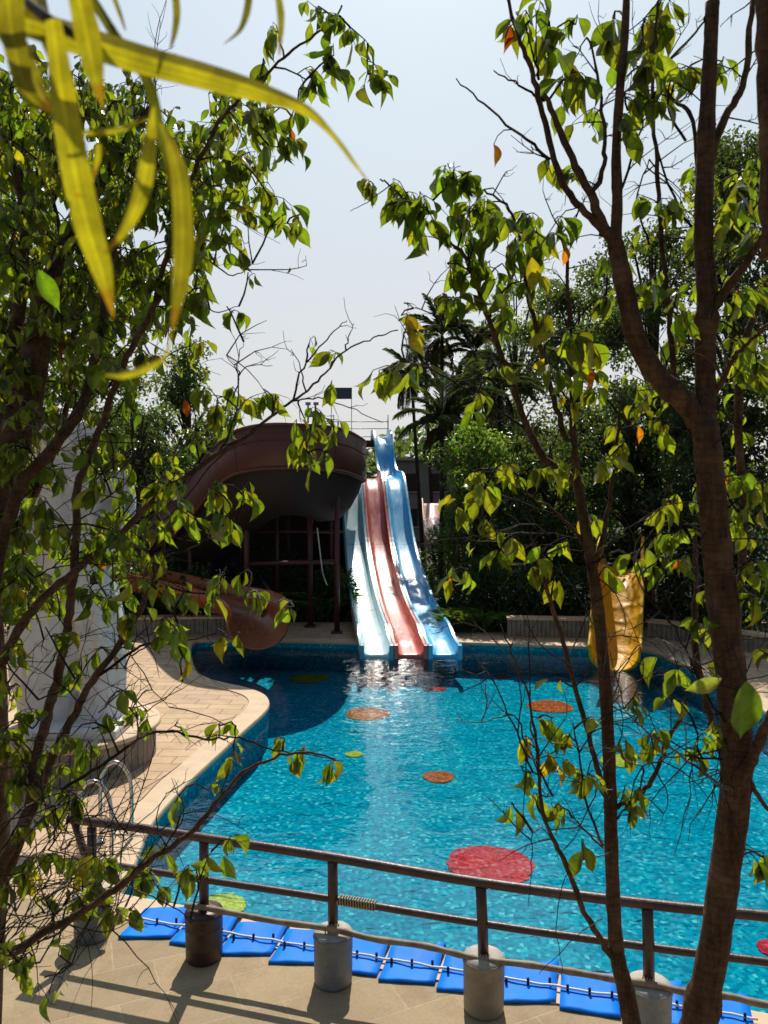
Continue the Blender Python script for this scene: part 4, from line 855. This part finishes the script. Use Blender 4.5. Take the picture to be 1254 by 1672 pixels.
# ---- right slender tree
T = Tree('slender dark trunk fig tree with yellowing leaves standing left of the thick trunk', tuple(P(1030, 1672, 2.25)*np.array([1, 1, 0])))
T.stem([(1060, 1850), (1036, 1700), (1022, 1620), (1008, 1560), (1002, 1480), (998, 1380), (996, 1280), (992, 1180), (985, 1080), (972, 960), (955, 860), (942, 780)], (2.2, 2.2), (36, 32, 26, 23, 22, 21, 20, 19, 17, 15), True)
T.stem([(943, 790), (935, 700), (934, 620), (930, 540), (926, 440), (918, 380)], (2.2, 2.2), (12, 10, 7, 4)); T.stem([(940, 785), (895, 755), (862, 700), (835, 620), (812, 560), (790, 500), (765, 430), (735, 395), (690, 360), (645, 310), (620, 292)], (2.2, 2.2), (14, 12, 10, 9, 8, 6, 4, 2.5)); T.stem([(925, 720), (900, 640), (882, 560), (865, 490), (850, 400), (830, 340), (790, 310)], (2.2, 2.2), (10, 8, 6, 3))
T.stem([(1008, 1575), (985, 1540), (955, 1490), (928, 1420), (903, 1370), (885, 1320), (878, 1240), (866, 1150), (845, 1090), (818, 1020)], (2.2, 2.1), (13, 10, 8, 6, 4, 2.5)); T.stem([(866, 868), (882, 927), (909, 1011), (929, 1087), (961, 1199), (992, 1310)], (2.1, 2.2), (4, 7, 8, 9)); T.stem([(992, 1325), (1040, 1302), (1072, 1260), (1090, 1208), (1108, 1178), (1122, 1148)], (2.2, 2.1), (9, 8, 7, 5)); T.stem([(960, 900), (940, 870), (900, 830), (860, 805), (830, 770)], (2.2, 2.2), (7, 5, 3, 2)); T.stem([(970, 940), (985, 870), (1000, 790), (1010, 700), (1015, 640)], (2.2, 2.2), (10, 8, 6, 3))
T.stem([(1133, 850), (1137, 950), (1135, 1060), (1160, 1170), (1185, 1260)], (2.3, 2.2), (7, 11, 13, 13))
T.bare([(985, 1380), (960, 1320), (945, 1230), (935, 1180)], 2.15, (5, 2)); T.bare([(985, 1385), (950, 1350), (930, 1330)], 2.15, (4, 2)); T.bare([(903, 1300), (860, 1220), (840, 1170), (785, 1180), (745, 1175)], 2.1, (4, 1.2)); T.bare([(870, 1260), (835, 1180), (805, 1110), (783, 1080)], 2.1, (4, 1.2)); T.bare([(845, 1200), (850, 1120), (820, 1060)], 2.1, (3, 1)); T.bare([(940, 880), (880, 870), (800, 875), (735, 880)], 2.2, (3, 1.2)); T.bare([(965, 920), (1010, 900), (1050, 930), (1090, 980), (1130, 1050)], 2.15, (4, 1.5))
T.bare([(930, 1070), (960, 1000), (990, 970)], 2.15, (3, 1)); T.bare([(929, 1087), (880, 1050), (850, 1000)], 2.1, (3, 1)); T.bare([(812, 560), (760, 535), (700, 510), (660, 495)], 2.2, (4, 1.5)); T.bare([(860, 700), (810, 670), (750, 630), (700, 600), (650, 590)], 2.2, (5, 2)); T.bare([(640, 300), (600, 330), (572, 345)], 2.2, (2, 1), False)
T.bare([(985, 1500), (940, 1530), (880, 1590)], 2.15, (2, 1), False); T.bare([(870, 1360), (868, 1420), (862, 1480)], 2.1, (2, 1), False); T.bare([(1000, 1390), (930, 1420), (910, 1500), (915, 1560), (920, 1600)], 2.15, (2, 1), False); T.bare([(1060, 1420-180), (1090, 1300), (1075, 1350)], 2.15, (3, 1), False)
T.scrub(760, 1000, 820, 1400, 40, 2.1, 2.3, 110); T.scrub(640, 980, 300, 800, 40, 2.1, 2.4, 80); T.scrub(990, 1180, 1080, 1330, 30, 2.0, 2.3, 90)
for c in [(610, 300, 22, 5, .05, 0), (635, 335, 28, 9, .06, 0), (660, 315, 30, 9, .06, 0), (700, 345, 35, 13, .065, 0), (690, 380, 25, 6, .065, 0), (740, 300, 36, 11, .065, 0), (770, 280, 22, 5, .055, 0), (745, 340, 30, 9, .06, 0), (780, 330, 35, 11, .065, 0), (730, 430, 26, 5, .07, 0), (760, 400, 30, 8, .065, 0), (800, 370, 38, 13, .06, 0), (840, 390, 35, 10, .06, 0), (820, 430, 30, 9, .06, 0), (790, 440, 26, 7, .06, 0), (860, 350, 35, 10, .06, 0), (890, 390, 35, 9, .06, 0), (905, 360, 25, 6, .055, 0), (760, 480, 25, 5, .06, 0), (715, 490, 16, 3, .05, 0), (810, 490, 26, 6, .055, 0), (850, 460, 28, 6, .055, 1),
          (655, 515, 22, 3, .065, 2), (665, 530, 14, 2, .065, 2), (610, 620, 16, 2, .055, 1), (640, 610, 30, 5, .07, 1), (680, 605, 26, 5, .065, 0), (740, 500, 22, 3, .055, 0), (830, 520, 22, 5, .06, 0), (875, 520, 30, 5, .06, 1), (920, 550, 34, 7, .07, 1), (960, 560, 34, 8, .07, 1), (905, 600, 30, 6, .06, 1), (960, 610, 30, 7, .06, 1), (930, 650, 26, 5, .055, 1), (975, 650, 26, 5, .055, 1), (1010, 690, 26, 6, .05, 1), (1040, 670, 24, 5, .05, 1), (1060, 680, 22, 4, .05, 1), (1020, 720, 22, 4, .05, 1), (770, 650, 24, 4, .06, 1), (800, 600, 22, 3, .055, 1), (990, 480, 26, 6, .055, 1), (1000, 430, 28, 6, .055, 0),
          (770, 770, 24, 6, .05, 1), (795, 790, 24, 7, .055, 1), (745, 820, 22, 5, .06, 1), (815, 760, 16, 3, .05, 1), (850, 780, 20, 3, .06, 1), (900, 760, 26, 5, .06, 1), (980, 760, 26, 5, .06, 1), (940, 770, 20, 3, .06, 1), (800, 800, 20, 4, .055, 1), (790, 850, 22, 4, .055, 1), (770, 885, 12, 1, .055, 1), (750, 930, 22, 4, .055, 1), (770, 940, 14, 2, .07, 1), (830, 880, 22, 5, .055, 1), (815, 905, 16, 3, .05, 1), (880, 900, 22, 4, .055, 1), (870, 930, 18, 3, .055, 1), (905, 945, 14, 1, .07, 1), (995, 920, 18, 2, .07, 1), (930, 890, 20, 4, .055, 1), (960, 830, 20, 3, .05, 1),
          (905, 1105, 12, 1, .045, 1), (870, 1170, 22, 3, .055, 1), (860, 1210, 24, 5, .055, 2), (905, 1170, 20, 3, .05, 1), (930, 1200, 26, 6, .055, 1), (895, 1240, 28, 8, .055, 2), (930, 1260, 24, 6, .06, 0), (870, 1300, 22, 3, .06, 1), (920, 1320, 22, 4, .06, 0), (835, 1310, 10, 1, .06, 1), (950, 1370, 16, 2, .06, 0), (965, 1170, 12, 1, .045, 1), (1020, 1290, 20, 4, .05, 0), (1030, 1320, 18, 2, .06, 0), (960, 1270, 20, 4, .055, 1), (850, 1250, 20, 3, .06, 1), (1110, 800, 20, 3, .05, 1), (1095, 700, 20, 3, .05, 1)]:
    tn = {0: (.9, .95, 1), 1: (1.25, 1.15, .9), 2: (2.0, 1.3, .8)}[c[5]]
    T.cluster(c[0], c[1], c[2], int(math.ceil(c[3]*1.45)), 2.15, c[4], tn)
T.done()

# ---- blade leaves hanging close to the camera (top left)
hp = empty('bamboo_spray', tuple(P(60, -60, .55)), 'blurred yellow green strap leaves hanging close in the top left corner', 'plant')
lf = MB()
def blade(pts, D, w, tint=(1, 1, 1), twist=0.0):
    n_ = len(pts); Ds = np.linspace(D[0], D[1], n_) if np.ndim(D) else [D]*n_
    p = smooth_path([P(x, y, d) for (x, y), d in zip(pts, Ds)], 6); k = len(p); t = np.linspace(0, 1, k)
    wd = np.interp(t, np.linspace(0, 1, len(w)), w)/2/FPX*np.linspace(Ds[0], Ds[-1], k)
    g = np.gradient(p, axis=0); g /= np.linalg.norm(g, axis=1)[:, None]; view = np.array([0, 1, -.25+twist]); s_ = np.cross(g, view); s_ /= np.linalg.norm(s_, axis=1)[:, None]; nn_ = np.cross(s_, g)
    NC = 13; u = np.linspace(-1, 1, NC); V = p[:, None, :]+s_[:, None, :]*(wd[:, None]*u[None])[..., None]+nn_[:, None, :]*(wd[:, None]*(.34*np.abs(u)-.02*(np.arange(NC) % 2))[None])[..., None]
    vein = np.where(np.arange(NC) % 2 == 0, .80, 1.12); vein[NC//2] = 1.4; tn = np.ones((k, NC, 4)); tn[:, :, :3] = np.array(tint)*vein[None, :, None]*(1+.12*np.sin(np.arange(k)*.9+rng.uniform(0, 6)))[:, None, None]
    tn[-4:, :, :3] *= np.array([.85, .55, .6])
    lf.add(V.reshape(-1, 3), [(i*NC+j, (i+1)*NC+j, (i+1)*NC+j+1, i*NC+j+1) for i in range(k-1) for j in range(NC-1)], True, tn.reshape(-1, 4))
blade([(10, 20), (120, 55), (230, 90), (340, 120), (430, 148), (500, 178), (548, 225), (580, 268), (604, 300)], (.55, .62), (50, 56, 54, 46, 26, 10, 7, 1), (1, 1, 1))
blade([(85, 30), (100, 150), (118, 260), (140, 360), (165, 440), (186, 520)], (.5, .5), (26, 42, 48, 46, 34, 2), (1.1, 1.1, 1))
blade([(10, -20), (20, 60), (45, 150), (95, 190)], (.5, .52), (50, 40, 28, 4), (.6, .6, .8))
blade([(-10, -20), (5, 30), (30, 80), (60, 140), (88, 185)], (.56, .52), (60, 40, 30, 4), (1, 1, 1)); blade([(55, -20), (70, 40), (90, 100), (110, 170)], (.6, .5), (30, 26, 20, 4), (.7, .75, .8))
blade([(125, -20), (140, 50), (152, 110), (168, 175)], (.5, .5), (34, 42, 32, 3)); blade([(140, -20), (190, 60), (240, 130), (265, 230), (285, 340)], (.58, .6), (14, 16, 18, 14, 4), (.25, .3, .7))
blade([(262, 200), (280, 240), (294, 300), (298, 400), (292, 470), (280, 545)], (.55, .5), (6, 20, 30, 34, 26, 2), (.95, .95, 1)); blade([(250, 175), (243, 235), (230, 310), (205, 370), (170, 415)], (.5, .5), (5, 24, 30, 20, 3)); blade([(130, 215), (170, 214), (210, 205), (240, 190)], (.52, .52), (9, 14, 12, 3))
blade([(160, 235), (158, 260), (150, 300)], (.55, .55), (10, 12, 2)); blade([(285, -20), (288, 20), (285, 50), (278, 80)], (.6, .6), (12, 12, 10, 3), (.5, .5, .6)); blade([(408, -20), (402, 20), (390, 50), (365, 72)], (.6, .6), (12, 12, 8, 1), (.4, .4, .6)); blade([(452, -20), (458, 20), (458, 50), (456, 90)], (.6, .6), (10, 12, 10, 2), (.6, .6, .6)); blade([(172, 612), (200, 612), (235, 602), (266, 585), (277, 560), (281, 540)], (.5, .5), (3, 13, 16, 8, 3, 3), (1.0, 1.0, 1)); blade([(180, -20), (195, 20), (205, 50)], (.6, .6), (8, 7, 2), (.5, .5, .5))
lf.build('leaf_blades', M_blade, hp)
sm = MB(); sm.tube(smooth_path([P(-30, -80, .57), P(30, -10, .56), P(85, 35, .53), P(130, 60, .55)]), .0035, 8); sm.build('stem', M_twig, hp)
fall = MB(); batch(fall, FT[2], np.array([P(473, 436, 2.6)]), np.array([[-.2, .1, -1.]]), np.array([[.9, -.3, .2]]), np.array([.03]), np.array([.008]), np.array([[.5, .3, .4]]))
tag(fall.build('falling_leaf', M_leaf), 'tiny curled dry leaf hanging in mid air against the sky', 'leaf')

# ------------------------------------------------------------------ background trees
def bgtree(px, top, D, wid, label, kind='dense', base_py=None, tint=(1, 1, 1), leaf=.16, n=9000, name='broadleaf_tree', trunkpx=None, bottom=.25):
    c = P(px, top, D); H = c[2]; W = wid/FPX*D/2; root = empty(name, (c[0], c[1], 0), label, 'tree', None)
    tr = MB(); tx = rng.uniform(-.3, .3); tr.tube(smooth_path([(c[0], c[1], -.1), (c[0]+tx*.4, c[1], H*.3), (c[0]+tx, c[1]+.2, H*.62), (c[0]+tx*1.4, c[1], H*.85)], 4), np.linspace(.05*H**.6+.06, .03, 13), 9, rough=.08)
    K = 46; cl = []
    for i in range(K):
        v = rng.normal(0, 1, 3); v /= np.linalg.norm(v); rr = rng.uniform(.45, .98); zc = H*(bottom+(1-bottom)/2); hz = H*(1-bottom)/2
        q = np.array([c[0]+v[0]*W*rr, c[1]+v[1]*W*rr*.9, zc+v[2]*hz*rr]); cl.append(q)
        tr.tube(smooth_path([(c[0]+tx, c[1], min(q[2], H*.75)*.75+.2), (q+np.array([c[0], c[1], q[2]]))/2, q], 3), np.linspace(.06, .015, 7), 5, cap=False)
    tr.build('trunk', M_bgbark, root)
    cl = np.array(cl); idx = rng.integers(0, K, n); sz = W*.20+.25
    off = rng.normal(0, 1, (n, 3)); off /= np.linalg.norm(off, axis=1)[:, None]; off *= (rng.random(n)**.45)[:, None]*sz*rng.uniform(.7, 1.25, K)[idx][:, None]*np.array([1, 1, .75])
    pos = cl[idx]+off; d = rng.normal(0, 1, (n, 3)); d[:, 2] -= .6; nr = rng.normal(0, 1, (n, 3)); nr[:, 2] += 1.0; L = leaf*rng.uniform(.6, 1.3, n)
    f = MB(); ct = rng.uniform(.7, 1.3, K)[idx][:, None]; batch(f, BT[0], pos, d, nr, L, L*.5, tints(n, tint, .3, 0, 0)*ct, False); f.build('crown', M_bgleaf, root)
BG = [
 (-30, 80, 22, 250, 'tall dark tree rising behind the statue at the far left edge', (1, 1, 1), 15000),
 (120, 560, 30, 300, 'dark rounded tree above the statue, seen through the fig stems', (1, 1, 1), 9000),
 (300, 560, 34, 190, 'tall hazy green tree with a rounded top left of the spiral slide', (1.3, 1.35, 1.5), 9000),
 (225, 650, 26, 200, 'low dark leafy tree just left of the spiral slide', (.9, 1, 1), 8000),
 (345, 680, 30, 160, 'small dark tree directly behind the left rim of the spiral slide', (1, 1, 1), 7000),
 (470, 700, 36, 170, 'dense tree hidden behind the spiral slide posts', (.8, .8, .8), 7000),
 (560, 745, 40, 110, 'dark bush like tree between the spiral slide and the tower', (.8, .8, .8), 4000),
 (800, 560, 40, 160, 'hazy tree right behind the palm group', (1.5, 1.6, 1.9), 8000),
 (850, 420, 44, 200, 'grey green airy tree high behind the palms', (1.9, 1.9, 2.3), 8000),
 (940, 400, 34, 220, 'big dark tree behind the slender trunk', (1.2, 1.2, 1.3), 12000),
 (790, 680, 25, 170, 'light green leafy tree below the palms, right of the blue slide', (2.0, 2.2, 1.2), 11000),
 (900, 690, 23.5, 190, 'dense shrubby tree above the right planter wall', (1.1, 1.1, 1.0), 11000),
 (1060, 330, 25, 240, 'tall dark evergreen behind the thick trunk', (1, 1, 1), 14000),
 (1190, 100, 24, 260, 'tallest dark tree rising at the upper right edge', (1.1, 1.05, 1.2), 18000),
 (1290, 40, 21, 240, 'dark tree cut by the right edge of the view', (1, 1, 1), 14000),
 (1030, 640, 24, 200, 'leafy tree over the top of the yellow slide', (.8, .9, .9), 10000),
 (1150, 600, 21.5, 210, 'low dark tree right of the yellow slide', (.8, .9, .9), 11000)]
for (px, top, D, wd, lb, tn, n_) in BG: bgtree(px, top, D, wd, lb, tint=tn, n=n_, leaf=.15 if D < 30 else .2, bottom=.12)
# ------------------------------------------------------------------ palms
def palm(px, top, D, label, nf=13, fl=2.0, skirt=True, lean=0):
    c = P(px, top, D); H = c[2]-fl*.45; root = empty('palm_tree', (c[0]-lean, c[1], 0), label, 'palm tree', 'tall palms beside the blue slide')
    tr = MB(); path = smooth_path([(c[0]-lean, c[1], 0), (c[0]-lean*.5, c[1], H*.5), (c[0], c[1], H)], 10); r_ = np.linspace(.10, .07, len(path))*(1+.12*(np.arange(len(path)) % 2)); tr.tube(path, r_, 10); tr.build('trunk', M_bgbark, root)
    top_ = np.array([c[0], c[1], H]); fb = MB(); rb = MB()
    for i in range(nf+(4 if skirt else 0)):
        dead = i >= nf; az = i*2.399+rng.uniform(-.3, .3); el = R(rng.uniform(15, 80)) if not dead else R(rng.uniform(-55, -10)); L = fl*rng.uniform(.8, 1.15)*(.85 if dead else 1)
        d = np.array([math.cos(az)*math.cos(el), math.sin(az)*math.cos(el), math.sin(el)]); g = np.array([0, 0, -1.0]); pts = []; q = top_.copy(); v = d.copy(); ns = 16
        for s_ in range(ns+1):
            pts.append(q.copy()); q = q+v*L/ns; v = v+g*(.09 if not dead else .14); v /= np.linalg.norm(v)
        pts = np.array(pts); rb.tube(pts, np.linspace(.018, .004, len(pts)), 4, cap=False)
        K = 40; t = np.linspace(.12, 1, K); idx = t*ns; i0 = np.minimum(idx.astype(int), ns-1); fr = (idx-i0)[:, None]; pos = pts[i0]*(1-fr)+pts[i0+1]*fr; tg = pts[i0+1]-pts[i0]; tg /= np.linalg.norm(tg, axis=1)[:, None]
        side = np.cross(tg, [0, 0, 1.]); side /= np.linalg.norm(side, axis=1)[:, None]+1e-6
        for sg in (-1, 1):
            dd = side*sg*.8+tg*.75+np.array([0, 0, .12])+rng.normal(0, .09, (K, 3)); nr = np.cross(tg, side)*-1+rng.normal(0, .2, (K, 3)); ln = L*.26*np.sin(np.clip(t*2.6+.35, 0, math.pi))**.6+.05
            batch(fb, BT[0], pos, dd, nr, ln, np.full(K, .034), tints(K, (1, 1, 1) if not dead else (1.3, .8, .6), .2, 0, 0), False)
    rb.build('frond_ribs', M_bgbark, root); fb.build('fronds', M_palm, root)
for a in [(672, 590, 37, 'leftmost palm leaning over the blue slide top', -.6), (694, 572, 39, 'palm with drooping fronds behind the leftmost palm', -.5), (722, 515, 33, 'tallest palm standing against the sky', 0), (775, 545, 34, 'palm right of the tallest palm', 0), (722, 655, 27.5, 'short palm in front of the palm group', 0), (815, 600, 32, 'rightmost palm of the group', 0), (748, 620, 29, 'palm with pale upright fronds in the middle of the group', 0)]:
    palm(a[0], a[1], a[2], a[3], nf=12, fl=1.9, lean=a[4])

# ------------------------------------------------------------------ shrubs behind the pool
def shrub(px, D, h, wid, label, kind, n=900, tint=(1, 1, 1)):
    c = P(px, 900, D); root = empty('shrub', (c[0], c[1], 0), label, 'shrub', 'shrubs in the planting behind the pool'); W = wid
    f = MB(); stm = MB()
    if kind == 'strap':
        K = 70; az = rng.uniform(0, 6.283, K); st_ = np.array([c[0], c[1], .05])+np.stack([rng.uniform(-W*.5, W*.5, K), rng.uniform(-.3, .3, K), np.zeros(K)], 1)
        d = np.stack([np.cos(az)*.55, np.sin(az)*.55, rng.uniform(.8, 1.5, K)], 1); batch(f, template('blade', .25, 1.2), st_, d, np.stack([np.cos(az)*-1, np.sin(az)*-1, np.full(K, .6)], 1), h*rng.uniform(.7, 1.2, K), np.full(K, .07), tints(K, tint, .3, 0, 0))
        stm.tube([(c[0], c[1], -.05), (c[0], c[1], .15)], .05, 6)
    else:
        n = int(n); v = rng.normal(0, 1, (n, 3)); v /= np.linalg.norm(v, axis=1)[:, None]; bmp = 1+.25*np.sin(v[:, 0]*5+px)*np.sin(v[:, 2]*6+D); pos = np.array([c[0], c[1], h*.5])+v*np.array([W*.5, W*.4, h*.5])*(rng.random(n)**.3*bmp)[:, None]; pos[:, 2] = np.abs(pos[:, 2])
        L = rng.uniform(.08, .2, n); d = v+rng.normal(0, .6, (n, 3)); batch(f, BT[0], pos, d, rng.normal(0, 1, (n, 3))+np.array([0, 0, 1]), L, L*.45, tints(n, tint, .35, 0, 0), False)
        for _ in range(7): e_ = pos[rng.integers(0, n)]; stm.tube([(c[0], c[1], -.05), (c[0]+(e_[0]-c[0])*.4, c[1], h*.4), e_], [.03, .02, .008], 5, cap=False)
    stm.build('stems', M_bgbark, root); f.build('leaves', M_shrub, root)
k = 0
words = ['low', 'bushy', 'tall', 'spreading', 'thick', 'loose']
for px, D, h, W, kd, lb, tn in [
 (742, 20.8, .8, .6, 'strap', 'strap leaved clump right beside the blue lane of the slide', (1.2, 1.2, 1)), (778, 20.8, .9, 1.1, 'strap', 'bright strap leaved clump with upright blades near the far pool edge', (1.6, 1.6, 1)), (818, 20.9, .8, 1.1, 'strap', 'strap leaved clump at the left end of the right planter wall', (1.1, 1.2, 1)),
 (768, 22.2, 1.7, 2.0, 'bush', 'dark bush behind the strap leaved clumps', (1, 1, 1)), (820, 22, 1.9, 2.4, 'bush', 'rounded bush behind the blue bench gap', (1, 1, 1)), (885, 21.5, 1.7, 2.6, 'bush', 'leafy bush over the right planter wall', (.9, 1, 1)), (945, 21.6, 1.6, 2.2, 'bush', 'bush left of the yellow slide', (1, 1, .9)),
 (1075, 21.4, 1.8, 2.2, 'bush', 'bush right of the yellow slide', (.9, .9, .9)), (1145, 20.8, 1.6, 2.4, 'bush', 'bush seen between the yellow slide and the thick trunk', (.9, 1, 1)), (1225, 19.5, 1.7, 2.6, 'bush', 'bush behind the thick trunk at the right', (1, 1, 1)),
 (515, 22.5, 1.2, 1.2, 'strap', 'strap leaved plant under the spiral slide', (1.5, 1.6, 1)), (545, 23, 1.5, 1.3, 'bush', 'bush under the spiral slide beside the pale blue lane', (1, 1.1, 1)), (440, 24, 2.2, 2.6, 'bush', 'dark bush between the maroon posts', (.7, .8, .8)),
 (230, 21.6, 2.0, 2.6, 'bush', 'dark bush above the left planter wall', (.8, .9, .9)), (315, 21.4, 1.6, 2.4, 'bush', 'bush behind the orange chute', (.8, .9, .9)),
 (728, 27, 2.6, 2.0, 'bush', 'bush among the palm trunks', (.9, 1, 1)), (790, 26.5, 2.8, 3.4, 'bush', 'tall bush under the light green tree', (1.1, 1.2, 1)), (870, 26, 2.6, 3.6, 'bush', 'tall bush deep behind the right planter wall', (.9, 1, 1)), (1000, 27, 3.0, 4.0, 'bush', 'large dark bush behind the yellow slide', (.9, 1, 1)),
 (1110, 26, 3.0, 4.0, 'bush', 'large bush behind the planter right of the yellow slide', (.9, 1, 1)), (1210, 24, 3.0, 4.2, 'bush', 'large bush at the back right', (.9, 1, 1)), (1290, 21, 2.8, 4.0, 'bush', 'large bush cut by the right edge', (.9, 1, 1)), (480, 31, 2.8, 5.0, 'bush', 'wide dark bush far behind the maroon posts', (.8, .8, .8)), (200, 27, 3.0, 5.0, 'bush', 'wide bush far behind the left planter wall', (.8, .9, .9)),
 (372, 28, 2.6, 4.2, 'bush', 'wide bush seen through the gap behind the orange chute scoop', (.8, .8, .8)),
 (120, 21.6, 2.4, 3.2, 'bush', 'big bush behind the statue', (.9, 1, 1)), (20, 21, 2.2, 3.0, 'bush', 'bush at the left edge behind the statue', (.9, 1, 1))]:
    shrub(px, D, h, W, lb, kd, 1500, tn)
# far wood closing the view behind everything
m = MB(); N = 26000; ang = rng.uniform(-1.0, 1.0, N); rad = rng.uniform(62, 78, N); hh = rng.random(N)**.8*(8.2+1.6*np.sin(ang*9)+1.1*np.sin(ang*23))*.98
pos = np.stack([np.sin(ang)*rad, np.cos(ang)*rad, hh], 1); d = rng.normal(0, 1, (N, 3)); L = rng.uniform(.5, 1.0, N)
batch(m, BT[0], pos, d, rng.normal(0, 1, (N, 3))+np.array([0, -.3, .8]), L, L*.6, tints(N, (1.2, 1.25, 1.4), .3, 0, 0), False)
tag(m.build('far_wood', M_bgleaf), 'distant band of trees closing the view behind the garden', 'woodland', kind='stuff')
